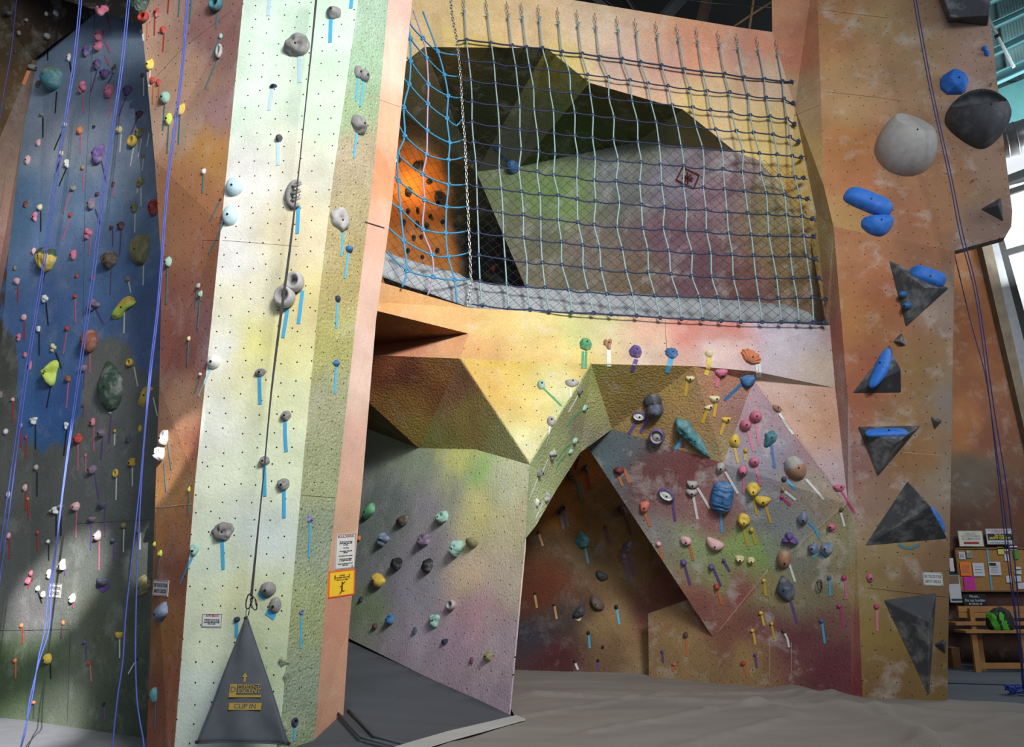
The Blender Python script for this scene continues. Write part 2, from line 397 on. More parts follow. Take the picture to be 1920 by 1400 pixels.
band_p = [(730,560,(228,152,82)),(850,590,(228,168,92)),(900,620,(232,190,100)),(1000,610,(228,200,115)),(1080,620,(205,206,118)),(1130,610,(205,196,130)),(1200,620,(222,162,135)),(1300,620,(228,128,112)),
 (1380,625,(228,122,106)),(1430,620,(192,180,202)),(1520,620,(188,180,197)),(1200,660,(222,190,162)),(1350,660,(218,190,182)),(1450,660,(203,187,197)),(1540,690,(202,180,158)),(900,655,(222,158,86)),
 (780,645,(205,125,82)),(1000,660,(228,185,92)),(1080,665,(232,196,96)),(1560,620,(178,150,150))]
bo_p = [(850,860,(205,208,100)),(900,890,(158,203,105)),(950,900,(203,207,160)),(780,880,(150,168,138)),(740,940,(120,132,132)),(800,930,(152,146,160)),(900,960,(220,208,122)),(960,980,(198,187,138)),
 (800,1030,(152,146,158)),(700,1000,(120,132,126)),(880,1080,(210,180,142)),(950,1100,(188,172,150)),(720,1080,(132,136,148)),(780,1110,(152,146,162)),(900,1150,(190,140,152)),(700,1140,(130,152,108)),
 (850,1200,(180,145,168)),(920,1260,(168,140,152)),(960,1200,(168,146,157)),(760,1190,(165,150,168)),(940,1310,(155,132,152))]
v1_p = [(1400,760,(165,130,142)),(1450,850,(135,130,148)),(1500,820,(165,115,122)),(1420,930,(130,130,142)),(1520,930,(142,130,116)),(1560,935,(158,132,108)),(1470,1000,(125,130,132)),(1440,1040,(130,150,110))]
v2_p = [(1180,850,(90,95,104)),(1220,880,(118,64,64)),(1300,880,(128,64,64)),(1280,950,(142,95,95)),(1240,1000,(146,140,138)),(1330,960,(155,92,94)),(1300,1020,(142,165,105)),(1380,1010,(132,175,82)),
 (1420,1040,(128,165,82)),(1340,1080,(140,155,90)),(1320,1120,(155,82,76)),(1390,1110,(160,82,76)),(1160,860,(80,105,112)),(1340,1180,(152,86,74)),(1400,940,(152,105,112))]
s_p = [(1500,1050,(140,142,126)),(1560,1020,(165,152,106)),(1450,1100,(165,152,92)),(1530,1130,(145,138,102)),(1420,1180,(160,88,82)),(1500,1200,(135,66,74)),(1560,1250,(125,54,68)),(1590,1100,(168,148,94)),
 (1300,1220,(185,145,84)),(1240,1190,(178,132,78)),(1400,1240,(182,142,78)),(1360,1190,(158,90,72)),(1470,1040,(140,150,120)),(1550,1180,(140,90,80))]
w_p = [(1000,420,(125,125,98)),(1060,370,(125,165,80)),(1200,280,(120,128,106)),(1250,330,(150,140,160)),(1150,330,(128,135,135)),(1100,450,(145,128,116)),(1250,450,(132,92,108)),(1350,380,(152,115,130)),
 (1300,500,(132,88,102)),(1450,400,(145,130,82)),(1480,500,(140,112,66)),(1200,520,(132,108,82)),(1400,540,(132,82,76)),(1000,500,(140,130,105)),(1010,380,(125,160,85))]
BN = lambda q: 1.0 if 628 < q[1]-max(0,(q[0]-1000))*.012 < 664 else 0.0
facet_wall('wall_arch', Vm, [
 (['A0','A1','A2','A3','X1','X2','k','h','g','e2','e','d','c','b','a','a0'], header_p, .95, 0, 0),
 (['A3t','R0','R1','R2','R3','R4','R5','Xb','Xv','Xt','X3','k','X2','X1','A3'], hs_p, 1.1, 0, 0),
 (['ft0','ft1','T2','T1'], band_p, .92, 0, 0),
 (['ft1','ft2','fb2','fb1','T2'], band_p, .92, BN, 0),
 (['ft2','X3','Xt','fb4','fb3','fb2'], band_p, .92, BN, 0),
 (['T1','T2','T3'], [(740,620,(175,95,38))], 1.0, 0, 1),
 (['T3','T2','fb1','fb0','fbL'], [(780,645,(208,128,86)),(860,650,(222,150,90))], 1.0, 0, 0),
 (['fbL','fb0','fb1','K1','K0'], [(750,700,(140,68,42)),(830,690,(165,105,40)),(740,760,(175,120,42)),(790,810,(170,138,48)),(840,740,(150,88,40)),(720,670,(180,95,45))], 1.0, 1, 1),
 (['fb1','C1','K2','K1'], [(850,730,(175,118,75)),(880,790,(185,158,66)),(820,820,(165,165,66)),(950,840,(175,178,105))], 1.0, 1, 1),
 (['fb1','fb2','C1'], [(950,700,(232,188,60)),(1000,760,(236,202,100)),(1060,720,(228,216,130)),(1000,830,(222,216,142)),(930,720,(228,175,70)),(1080,760,(205,218,142)),(1090,690,(222,186,85))], .86, 1, 0),
 (['K1','K2','C1','C2','C3','B0','B1','B2'], bo_p, 1.35, 1, 0),
 (['K0','K1','B2'], [(720,780,(120,100,45))], 1.0, 0, 1),
 (['fb2','M1','E1','E2','E3','C2','C1'], [(1090,720,(180,190,108)),(1120,780,(160,160,88)),(1050,830,(172,185,110)),(1020,900,(185,202,128)),(1000,960,(195,206,148)),(1100,820,(150,140,115)),(1120,720,(150,152,66))], 1.0, .5, 1),
 (['fb2','fb3','fb4','V0','V4','M1'], [(1150,710,(150,122,42)),(1250,720,(168,130,54)),(1200,790,(158,125,62)),(1350,710,(190,112,80)),(1300,780,(178,132,72)),(1370,760,(172,120,110)),(1340,850,(172,142,88)),(1110,690,(150,150,55))], 1.0, 1, 1),
 (['fb4','Xt','V0'], [(1490,712,(190,172,150))], 1.0, 0, 0),
 (['V0','Xt','Xv'], [(1480,760,(212,158,135)),(1540,800,(212,152,112)),(1530,900,(190,155,165)),(1570,870,(182,155,160)),(1480,730,(212,172,155))], 1.0, 1, 0),
 (['V0','Xv','W1','V4'], v1_p, 1.25, 1, 2),
 (['M1','V4','W1','W2','M2'], v2_p, 1.15, 1, 2),
 (['Xv','Xb','S1','S2','S3','S4','S5','W2','W1'], s_p, .85, 1, 2),
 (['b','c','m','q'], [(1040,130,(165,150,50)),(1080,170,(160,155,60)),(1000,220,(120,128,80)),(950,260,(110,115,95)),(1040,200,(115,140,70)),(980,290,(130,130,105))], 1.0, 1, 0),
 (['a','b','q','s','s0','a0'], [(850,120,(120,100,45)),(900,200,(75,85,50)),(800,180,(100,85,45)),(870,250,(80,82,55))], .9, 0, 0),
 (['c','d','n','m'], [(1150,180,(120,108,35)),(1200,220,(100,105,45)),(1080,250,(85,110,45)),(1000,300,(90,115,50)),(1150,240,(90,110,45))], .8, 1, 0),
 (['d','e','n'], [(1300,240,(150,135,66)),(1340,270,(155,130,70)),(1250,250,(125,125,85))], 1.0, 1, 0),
 (['m','n','e','e2','g','h','k','wrb','wl','q'], w_p, 1.15, 1, 2)],
 [WM, WM_ROUGH, wall_mat('painted_plywood_worn', nut=.135, nutr=.036, rand=.5, tex=.4, chalk=.6, grain=.12)], maxlen=.10, thick=.015, bevel=.018,
 bevel_edges=[('fb1','C1'),('fb2','C1'),('Xv','W1'),('V0','Xv')])

# ---- right panel
Vr = Vm
facet_wall('wall_right_panel', Vr, [
 (['R0','R1','R2','u6','u5','u4','u3','u2','u1','u0'], up_p, .72, 1, 0),
 (['R2','R3','R4','R5','l2','l1','u6'], low_p, .70, 1, 0)], [WM_PANEL], maxlen=.10, thick=.10)

# ---- cave back wall
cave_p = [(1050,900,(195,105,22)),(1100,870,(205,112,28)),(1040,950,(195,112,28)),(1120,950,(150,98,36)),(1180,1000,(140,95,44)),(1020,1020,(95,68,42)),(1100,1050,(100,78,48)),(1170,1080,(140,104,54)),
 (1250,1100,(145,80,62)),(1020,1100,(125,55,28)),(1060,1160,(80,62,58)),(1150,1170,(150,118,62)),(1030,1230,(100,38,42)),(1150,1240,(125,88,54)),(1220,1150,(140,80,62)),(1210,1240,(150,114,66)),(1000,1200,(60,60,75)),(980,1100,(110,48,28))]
Vc = VP(dict(c0=(880,740,11.0), c1=(1220,740,10.9), c2=(1375,1160,10.2), c3=(1222,1282,10.50), c4=(1215,1282,10.52), c5=(930,1284,11.0),
 t0=(1088,846,8.95), t1=(1150,800,9.15), t2=(1104,832,9.4), t3=(1360,860,9.6)))
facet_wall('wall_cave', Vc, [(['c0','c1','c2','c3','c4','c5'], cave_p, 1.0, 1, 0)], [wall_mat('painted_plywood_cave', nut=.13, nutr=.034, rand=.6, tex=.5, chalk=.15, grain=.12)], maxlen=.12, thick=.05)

# ---- left wall
def Lz(px, py, z=0.0): p = Pz(px, py, z); return p
Vl = VP(dict(t0=(83,55,9.1), t1=(200,6,9.1), t2=(330,66,9.1), f1=(75,350,9.1), f2=(66,700,9.1), r1=(345,700,8.8),
 p0=(62,112,9.75), p1=(-70,420,9.9), p2=(-70,-60,9.3), p3=(330,-60,8.9), q1=(42,250,9.7), q2=(16,470,9.7), q3=(0,680,9.7), q4=(-70,900,9.9)))
Vl.update(f3=Lz(48,1350), b0=Lz(-70,1338), b1=Lz(170,1368), b2=Lz(350,1440))
bl_p = [(200,100,(118,142,172)),(120,150,(110,134,165)),(120,260,(140,152,172)),(230,300,(125,145,172)),(180,380,(105,138,182)),(100,450,(95,130,180)),(120,600,(72,114,182)),(200,560,(76,118,178)),(260,600,(82,110,160)),(110,760,(52,100,178)),(70,700,(62,108,172)),(270,200,(95,115,150)),(20,400,(70,110,150))]
gr_p = [(200,720,(112,114,110)),(100,880,(98,102,98)),(200,900,(104,110,108)),(250,1000,(90,98,92)),(120,1000,(98,104,100)),(200,1200,(86,96,76)),(60,1250,(76,100,66)),(130,1300,(98,108,90)),(250,1300,(70,82,64)),(60,1150,(108,108,110)),(20,700,(84,86,80)),(20,1000,(92,96,92)),(20,1250,(70,92,56))]
BND = [(-80,560),(0,602),(32,640),(36,825),(45,833),(62,832),(82,850),(100,828),(120,836),(140,792),(152,772),(156,700),(163,668),(180,640),(210,628),(240,645),(258,690),(275,700),(400,690)]
planar(Vl, 'f3', 'b1', Vl['t1']-Vl['f3'], ['t0','t2','f1','f2','r1','b2'])
planar(Vl, 'f3', 't0', Vl['b0']-Vl['f3'], ['q1','q2','q3','q4'])
def left_custom(q, co, i, wv):
    if i in (2, 3): return None
    x = q[0]+wv[0]*.15; y = q[1]+wv[1]*.15
    for j in range(len(BND)-1):
        if BND[j][0] <= x <= BND[j+1][0]:
            t = (x-BND[j][0])/(BND[j+1][0]-BND[j][0]); yb = BND[j][1]*(1-t)+BND[j+1][1]*t; break
    else: yb = 700
    t = min(1, max(0, (y-yb)/10+.5)); A = paint_at((q[0]+wv[0], q[1]+wv[1]), bl_p); B = paint_at((q[0]+wv[0], q[1]+wv[1]), gr_p)
    return tuple(A[k]*(1-t)+B[k]*t for k in range(3))
facet_wall('wall_left', Vl, [
 (['t0','t1','t2','r1','b2','b1','f3','f2','f1'], bl_p, 1.15, 1, 0),
 (['t0','f1','f2','f3','b0','q4','q3','q2','q1'], bl_p, 1.15, 1, 0),
 (['p2','p3','t2','t1','t0','p0','p1'], [(40,60,(85,66,40)),(200,0,(40,34,32)),(20,200,(115,82,40)),(90,30,(60,42,35))], .7, 1, 0),
 (['p0','p1','q4','q3','q2','q1','t0'], [(40,150,(125,100,85)),(10,300,(160,125,105)),(0,420,(175,125,110)),(55,130,(110,90,80))], .9, 1, 0)],
 [WM_LEFT], maxlen=.075, thick=0, custom=left_custom)

# ---- far climbing wall seen through the net, lit by a warm lamp
Vo = VP(dict(o0=(660,180,13.2), o1=(905,190,13.6), o2=(1040,640,13.6), o3=(660,640,13.0)))
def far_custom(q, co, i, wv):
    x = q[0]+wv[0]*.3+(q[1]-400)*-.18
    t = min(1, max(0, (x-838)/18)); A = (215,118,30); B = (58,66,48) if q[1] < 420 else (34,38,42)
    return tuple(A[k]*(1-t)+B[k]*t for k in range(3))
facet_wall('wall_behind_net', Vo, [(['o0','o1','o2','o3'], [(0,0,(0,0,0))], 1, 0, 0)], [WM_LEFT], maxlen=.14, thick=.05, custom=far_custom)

# ---- shell of the hall
def poly_obj(name, pts, mat, kind='structure', thick=0.0, sub=0.0, disp=None, uvs=False):
    bm = bmesh.new(); bm.faces.new([bm.verts.new(p) for p in pts])
    bmesh.ops.triangulate(bm, faces=bm.faces[:])
    if sub:
        for it in range(9):
            es = [e for e in bm.edges if e.calc_length() > sub]
            if not es: break
            bmesh.ops.subdivide_edges(bm, edges=es, cuts=1)
            bmesh.ops.triangulate(bm, faces=[f for f in bm.faces if len(f.verts) > 3])
    if disp:
        for v in bm.verts: v.co = disp(v.co)
    bm.normal_update()
    up = sum((f.normal*f.calc_area() for f in bm.faces), Vector())
    ctr = sum((v.co for v in bm.verts), Vector())/len(bm.verts)
    if up.dot(C0-ctr) < 0: bmesh.ops.reverse_faces(bm, faces=bm.faces[:])
    o = mk(name, bm, mat, smooth=bool(disp))
    if kind: o['kind'] = kind
    if thick:
        s = o.modifiers.new('thickness', 'SOLIDIFY'); s.thickness = thick; s.offset = -1
    return o
concrete = simple_mat('grey_carpet_floor', (120,122,128), rough=.9, nscale=6, namt=.08, bump=.2)
poly_obj('floor', [Vector((-14,-6,0)), Vector((14,-6,0)), Vector((14,17,0)), Vector((-14,17,0))], concrete)
dark = simple_mat('dark_hall_paint', (26,28,30), rough=.95, nscale=2)
poly_obj('wall_back', [Vector((-14,16,0)), Vector((5.5,16,0)), Vector((5.5,16,11)), Vector((-14,16,11))], dark)
poly_obj('ceiling', [Vector((-14,-6,11)), Vector((5.2,-6,11)), Vector((5.2,16,11)), Vector((-14,16,11))], dark)

def tarp_mat(name, rgb, weave=True):
    m, nt, b = new_mat(name); lk = nt.links.new; tc = N(nt, 'ShaderNodeTexCoord')
    n1 = N(nt, 'ShaderNodeTexNoise'); n1.inputs['Scale'].default_value = 1.4; n1.inputs['Detail'].default_value = 10; n1.inputs['Roughness'].default_value = .65
    mp = N(nt, 'ShaderNodeMapping'); mp.inputs['Scale'].default_value = (.5, 2.2, 1); mp.inputs['Rotation'].default_value = (0, 0, R(-14))
    lk(tc.outputs['Object'], mp.inputs[0]); lk(mp.outputs[0], n1.inputs['Vector'])
    c = L3(rgb)
    col = mixrgb(nt, n1.outputs[0], tuple(v*.72 for v in c), tuple(v*1.25 for v in c))
    n2 = N(nt, 'ShaderNodeTexNoise'); n2.inputs['Scale'].default_value = 3.0; n2.inputs['Detail'].default_value = 10; n2.inputs['Roughness'].default_value = .8
    lk(tc.outputs['Object'], n2.inputs['Vector'])
    r = N(nt, 'ShaderNodeMapRange'); r.inputs[1].default_value = .62; r.inputs[2].default_value = .8; r.inputs[4].default_value = .35
    lk(n2.outputs[0], r.inputs[0]); col = mixrgb(nt, r.outputs[0], col, (.6, .6, .6))
    lk(col, b.inputs['Base Color']); b.inputs['Roughness'].default_value = .75; b.inputs['Specular IOR Level'].default_value = .25
    n3 = N(nt, 'ShaderNodeTexNoise'); n3.inputs['Scale'].default_value = 90; lk(tc.outputs['Object'], n3.inputs['Vector'])
    bp = N(nt, 'ShaderNodeBump'); bp.inputs['Strength'].default_value = .15; bp.inputs['Distance'].default_value = .01
    lk(n3.outputs[0], bp.inputs['Height']); lk(bp.outputs[0], b.inputs['Normal'])
    return m
TARP = tarp_mat('tarpaulin_taupe', (142,136,130)); RAMP = tarp_mat('mat_charcoal', (84,88,94)); MATR = tarp_mat('mat_grey_blue', (92,100,108))
creases = [(Pz(965,1345,TZ), Pz(1240,1300,TZ), .015, .04), (Pz(1240,1300,TZ), Pz(1480,1300,TZ), .02, .06), (Pz(1200,1420,TZ), Pz(1480,1345,TZ), .02, .07), (Pz(1380,1310,TZ), Pz(1500,1340,TZ), .03, .06),(Pz(1000,1300,TZ), Pz(1920,1345,TZ), .035, .10), (Pz(1480,1290,TZ), Pz(1760,1400,TZ), .05, .16), (Pz(1560,1300,TZ), Pz(1900,1390,TZ), .03, .12),
           (Pz(1100,1372,TZ), Pz(1330,1330,TZ), .02, .05), (Pz(1330,1330,TZ), Pz(1600,1296,TZ), .02, .06), (Pz(1700,1400,TZ), Pz(1900,1340,TZ), .02, .05),(Pz(1640,1330,TZ), Pz(1780,1420,TZ), .04, .07)]
def seg_d(p, a, b):
    ab = (b-a).to_2d(); ap = (p-a).to_2d(); t = max(0, min(1, ap.dot(ab)/ab.length_squared)); return (ap-ab*t).length
def tarp_disp(co):
    z = TZ + .014*noise.noise(Vector((co.x*1.1, co.y*2.5, 0))) + .006*noise.noise(Vector((co.x*4, co.y*7, 3)))
    for a, b, h, wd in creases:
        z += h*math.exp(-(seg_d(co, a, b)/wd)**2)
    return Vector((co.x, co.y, z))
tl = [Pz(964,1341,TZ), Pz(760,1404,TZ), Pz(560,1500,TZ), Vector((-1.2,2.5,TZ)), Vector((9,2.5,TZ)), Pz(2100,1330,TZ), Pz(1776,1311,TZ), Vector((4.6,9.3,TZ)), Vector((4.6,11.6,TZ)), Vector((-.6,11.6,TZ)), Pz(940,1290,TZ)]
t = poly_obj('floor_tarpaulin', tl, TARP, sub=.11, disp=tarp_disp)
# sloped charcoal mats round the pillar foot
c3 = P(964,1341,7.58)
poly_obj('floor_ramp_mat', [P(560,1160,10.9), P(965,1343,7.5), P(762,1404,6.2), P(690,1388,6.6), P(642,1336,7.3), P(540,1250,9.0)], RAMP, thick=.1, sub=.3, disp=lambda c: c+Vector((0,0,.008*noise.noise(c*2.2))))
poly_obj('floor_pillar_mat', [P(640,1338,7.28), P(694,1389,6.58), P(764,1406,6.18), P(800,1500,5.4), P(500,1500,5.9), P(545,1402,6.65), P(588,1388,6.9)], RAMP, thick=.05)
for nm, pts in (('trim_1', [(641,1336,7.3),(690,1385,6.6),(762,1403,6.2)]),):
    bm = bmesh.new(); pp = [P(*a)+Vector((0,0,.015)) for a in pts]
    for off in (-.05, .05): add_tube(bm, [a+Vector((off,off*.3,0)) for a in pp], .012, 6)
    o = mk(nm, bm, RAMP); o['kind'] = 'structure'
# pale edge strip of the tarpaulin
bm = bmesh.new()
e1 = [Pz(968,1340,TZ+.025), Pz(900,1356,TZ+.025), Pz(840,1370,TZ+.025), Pz(770,1390,TZ+.025), Pz(700,1412,TZ+.025), Pz(640,1432,TZ+.025)]
e2 = [Pz(985,1347,TZ+.025), Pz(905,1369,TZ+.025), Pz(850,1384,TZ+.025), Pz(790,1402,TZ+.025), Pz(760,1425,TZ+.025), Pz(700,1450,TZ+.025)]
v1 = [bm.verts.new(p) for p in e1]; v2 = [bm.verts.new(p) for p in e2]
for i in range(len(v1)-1): bm.faces.new((v1[i], v1[i+1], v2[i+1], v2[i]))
bm.normal_update(); o = mk('trim_2', bm, tarp_mat('tarpaulin_edge_white', (182,182,180))); o['kind'] = 'structure'
sm = o.modifiers.new('t', 'SOLIDIFY'); sm.thickness = .012
# right-hand mats beyond the panel
poly_obj('floor_right_mats', [Pz(1560,1311,.2), Pz(2100,1322,.2), Vector((12,14.2,.2)), Vector((4.6,14.2,.2)), Pz(1560,1222,.2)], MATR, thick=.15)
for i, (a, b2) in enumerate((((1776,1248),(1990,1252)), ((1776,1281),(1990,1288)))):
    bm = bmesh.new(); add_tube(bm, [Pz(*a,.2), Pz(*b2,.2)], .012, 6); o = mk('trim_%d' % (3+i), bm, dark); o['kind'] = 'structure'

# right brown wall, window wall, roof
brw_p = [(1800,520,(150,88,45)),(1850,620,(140,78,38)),(1810,700,(145,85,45)),(1860,800,(128,74,48)),(1810,800,(165,100,45)),(1830,900,(98,90,74)),(1900,950,(105,62,40)),(1850,1000,(100,62,48)),(1800,980,(92,58,44)),(1880,1200,(80,52,44)),(1820,1130,(70,48,40))]
Vb = dict(a=P(1540,440,13.6), b=P(1838,440,13.6), c=P(1990,1010,13.6), d=P(1990,1250,13.6), e=P(1540,1250,13.6))
facet_wall('wall_right', Vb, [(['a','b','c','d','e'], brw_p, 1.1, 0, 0)], [wall_mat('painted_plywood_brown', tex=.1, chalk=.2, grain=.08)], maxlen=.25, thick=.1)

def seam(name, pts, only, mat, wpx=2.2):
    bm = bmesh.new(); path = []
    for i in range(len(pts)-1):
        for k in range(8): t = k/8; path.append((pts[i][0]*(1-t)+pts[i+1][0]*t, pts[i][1]*(1-t)+pts[i+1][1]*t))
    path.append(pts[-1]); P3 = []
    for q in path:
        best = None; d = ray(*q).normalized()
        for tr, nm in TREES:
            if nm == only:
                h_ = tr.ray_cast(C0, d)
                if h_[0] is not None: P3.append(h_[0])
    if len(P3) > 1:
        add_tube(bm, P3, wpx*.0022, 4); o = mk(name, bm, mat); o['kind'] = 'structure'
SEAMD = simple_mat('seam_dark', (60,48,40), rough=.9); SEAML = simple_mat('seam_light', (205,180,160), rough=.9)
for i, (pts, on, mt, w_) in enumerate([([(1536,18),(1665,34)],'wall_right_panel',SEAMD,1.2),([(1548,172),(1640,182),(1700,190)],'wall_right_panel',SEAMD,1.0),([(1627,1102),(1775,1119)],'wall_right_panel',SEAMD,1.2),
   ([(1785,855),(1660,845)],'wall_right_panel',SEAML,1.0),([(684,416),(720,427)],'wall_pillar',SEAMD,3.5),([(292,952),(364,944)],'wall_pillar',SEAML,1.6),([(262,176),(345,88),(435,20)],'wall_pillar',SEAMD,1.0),([(380,450),(440,452),(560,462)],'wall_pillar',SEAMD,1.0),([(562,928),(628,933)],'wall_pillar',SEAMD,1.1),
   ([(700,182),(749,200)],'wall_pillar',SEAML,1.8),([(0,1182),(130,1180)],'wall_left',SEAMD,1.6),([(132,1178),(126,1355)],'wall_left',SEAMD,1.6),([(178,10),(160,350),(156,600)],'wall_left',SEAMD,1.2),([(140,982),(285,974)],'wall_left',SEAMD,1.2),
   ([(1440,1068),(1586,945)],'wall_arch',SEAML,1.4),([(1340,1192),(1440,1068)],'wall_arch',SEAML,1.6),([(1443,1205),(1443,1275)],'wall_arch',SEAML,1.0),([(1484,1205),(1483,1278)],'wall_arch',SEAML,1.2),([(1247,600),(1250,655)],'wall_arch',SEAMD,1.0),([(760,1102),(865,1135)],'wall_arch',SEAML,1.0),
   ([(1488,217),(1545,194)],'wall_arch',SEAMD,1.0)]):
    seam('trim_%d' % (20+i), pts, on, mt, w_)
# ============================================================= HOLDS
STEEL = simple_mat('bolt_steel', (70,70,72), rough=.4, metal=.8, spec=.5, nscale=60)
BOLTD = simple_mat('bolt_black', (12,12,13), rough=.6, nscale=60)
def shape_bm(kind, w, h, d, seed, px):
    rnd = random.Random(seed); off = Vector((rnd.uniform(-50,50), rnd.uniform(-50,50), rnd.uniform(-50,50)))
    bm = bmesh.new(); smooth = True
    if kind in ('ring', 'rimmed'):
        seg, rs = 28, 12
        tr = .27 if kind == 'ring' else .16
        rings = []
        for i in range(seg):
            a = 2*math.pi*i/seg; rg = []
            for k in range(rs):
                b = 2*math.pi*k/rs; rr = tr*(1+.22*noise.noise(off+Vector((math.cos(a)*1.5, math.sin(a)*1.5, 0))))
                x = (1-tr+rr*math.cos(b))*math.cos(a); y = (1-tr+rr*math.cos(b))*math.sin(a)
                rg.append(bm.verts.new((x*w/2, y*h/2, d*(.5+.5*math.sin(b)) * (1 if kind == 'ring' else .8))))
            rings.append(rg)
        for i in range(seg):
            for k in range(rs):
                bm.faces.new((rings[i][k], rings[(i+1) % seg][k], rings[(i+1) % seg][(k+1) % rs], rings[i][(k+1) % rs]))
        # base plate / bowl inside the ring
        r2 = bmesh.ops.create_uvsphere(bm, u_segments=20, v_segments=10, radius=1.0)
        for v in r2['verts']:
            v.co = Vector((v.co.x*w*.42, v.co.y*h*.42, max(-.05, v.co.z)*d*(.25 if kind == 'ring' else .62)))
    elif kind == 'block':
        for i in range(16):
            a = rnd.uniform(0, 2*math.pi); r = rnd.uniform(.6, .92)
            bm.verts.new((math.cos(a)*w/2*r*.8, math.sin(a)*h/2*r*.8, d*rnd.uniform(.75, 1.0)))
        for i in range(9):
            a = 2*math.pi*i/9+rnd.uniform(-.2, .2)
            bm.verts.new((math.cos(a)*w/2, math.sin(a)*h/2, -.004)); bm.verts.new((math.cos(a)*w/2, math.sin(a)*h/2, d*.3))
        r_ = bmesh.ops.convex_hull(bm, input=bm.verts[:])
        junk = {g for g in r_['geom_interior'] + r_['geom_unused'] if isinstance(g, bmesh.types.BMVert)}
        if junk: bmesh.ops.delete(bm, geom=list(junk), context='VERTS')
        bmesh.ops.bevel(bm, geom=bm.edges[:], offset=min(w, h)*.045, segments=2, affect='EDGES', clamp_overlap=True)
        smooth = False
    else:
        sub = 6 if px > 95 else 5 if kind in ('shell', 'ridged') else 4 if px > 26 else 3 if px > 12 else 2
        bmesh.ops.create_icosphere(bm, subdivisions=sub, radius=1.0)
        for v in bm.verts:
            u = v.co.copy(); p = u.copy()
            amp = {'ball': .03, 'egg': .05, 'half': .03, 'cut': .0, 'bowl': .0, 'slab': .04, 'ridged': .05, 'drop': .05, 'bean': .09, 'shell': .06}.get(kind, .22)
            p *= 1 + amp*noise.noise(u*1.4+off) + amp*.35*noise.noise(u*3.3+off)
            if kind == 'jug':       # deep finger pocket under a lip
                dv = (u-Vector((.12, .32, .94)).normalized()).length
                p *= 1-.55*math.exp(-(dv/.42)**2)
                p.z += .18*math.exp(-((u-Vector((0, -.35, .9)).normalized()).length/.5)**2)
            elif kind == 'eyes':     # two pockets
                for c_ in (Vector((-.35, .25, .9)), Vector((.38, -.2, .9))):
                    p *= 1-.5*math.exp(-((u-c_.normalized()).length/.30)**2)
            elif kind == 'skull':
                for c_ in (Vector((-.33, .1, .9)), Vector((.30, .1, .9)), Vector((0, -.28, .95))):
                    p *= 1-.35*math.exp(-((u-c_.normalized()).length/.22)**2)
                if u.y < -.35: p.x *= .72
            elif kind == 'fin':      # pointed top corner, rounded bottom
                k_ = max(0, u.y); p.x = p.x*(1-.62*k_**1.4)+.22*k_; p.z *= 1-.35*k_
                p.z *= 1-.45*max(0, abs(p.x)-.1)
            elif kind == 'drop':
                k_ = max(0, u.y); p.x = p.x*(1-.6*k_); p.z *= 1-.45*k_
            elif kind == 'half':     # flat-topped half disc with a sharp lip
                p.y = min(p.y, .28+.02*u.x); p.z *= 1.1
            elif kind == 'crimp':
                p.y = p.y*(.8+.2*abs(u.x)); p.z = p.z*(.55+.6*max(0, .4-abs(u.y-.25)))
            elif kind == 'bean':
                p.y += .45*(u.x**2)-.18
            elif kind == 'lump':     # two or three merged lumps
                p *= 1+.28*math.cos(3*math.atan2(u.y, u.x)+seed)
            elif kind == 'shell':
                a = math.atan2(u.x, u.y+1.25); p *= 1+.055*math.cos(a*26); p.x *= 1+.15*u.y
            elif kind == 'ridged':
                p = Vector((math.copysign(abs(p.x)**.6, p.x), math.copysign(abs(p.y)**.7, p.y), p.z*(1+.0*u.x)))
                p.z += .07*math.sin(p.y*26+2*noise.noise(u*2+off)*3)
            elif kind == 'carved':   # long club with a knobbed head and scales
                hd = 1.25 if u.y > .45 else .72-.22*max(0, -u.y)
                p.x *= hd; p.z *= hd*(1+.12*math.sin(u.y*22+3*u.x))
            elif kind == 'wave':
                p.y += .35*math.sin(u.x*2.6+.4); p.z *= .9
            elif kind == 'hook':     # L-shaped
                if u.x < -.1: p.y += .55*abs(u.x)
                p.y -= .25; p.z *= 1+.15*math.sin(u.x*14)
            elif kind == 'curl':
                a = math.atan2(u.y, u.x); dv = (u-Vector((-.1, -.05, 1)).normalized()).length
                p *= 1-.6*math.exp(-(dv/.5)**2); p.x += .2*max(0, -u.y)
            elif kind == 'cut':      # dome with one flat sliced face
                p.x *= 1-.22*max(0, u.y); nn = Vector((.28, .50, .82)).normalized(); e_ = p.dot(nn)-.76
                if e_ > 0: p -= nn*e_
            elif kind == 'bowl':     # wide at the top, pointed at the bottom, scooped dish with a sharp rim
                p.x *= 1-.42*max(0, -u.y)**1.3; p.y *= 1.0 if u.y < 0 else .86
                ex = (u.x+.05)/.80; ey = (u.y-.34)/.44; q2 = ex*ex+ey*ey
                if q2 < 1 and u.z > 0: p -= Vector((0, .12, .95)).normalized()*(.62*(1-q2)**.45)
            elif kind == 'slab':
                p = Vector((math.copysign(abs(p.x)**.5, p.x), math.copysign(abs(p.y)**.6, p.y), p.z)); p.z *= 1+.1*u.x
            elif kind == 'spike':
                pass
            v.co = Vector((p.x*w/2, p.y*h/2, max(-.08, p.z)*d))
        if kind == 'spike':
            bm.free(); bm = bmesh.new()
            pts = [Vector((w*.46*math.cos(a), h*.5*math.sin(a), d*.4)) for a in [R(60+i*12) for i in range(21)]]
            add_tube(bm, pts, w*.2, 10, rfun=lambda i: w*.20*(1-.5*abs(i-10)/10))
            for yy in (.28, -.02, -.3):
                add_tube(bm, [Vector((-w*.30, h*yy, d*.35)), Vector((w*.05, h*(yy+.01), d*.7)), Vector((w*.42, h*(yy+.05), d*.75))], w*.1, 8, rfun=lambda i: w*(.12, .1, .04)[i])
    bmesh.ops.recalc_face_normals(bm, faces=bm.faces[:])
    return bm, smooth
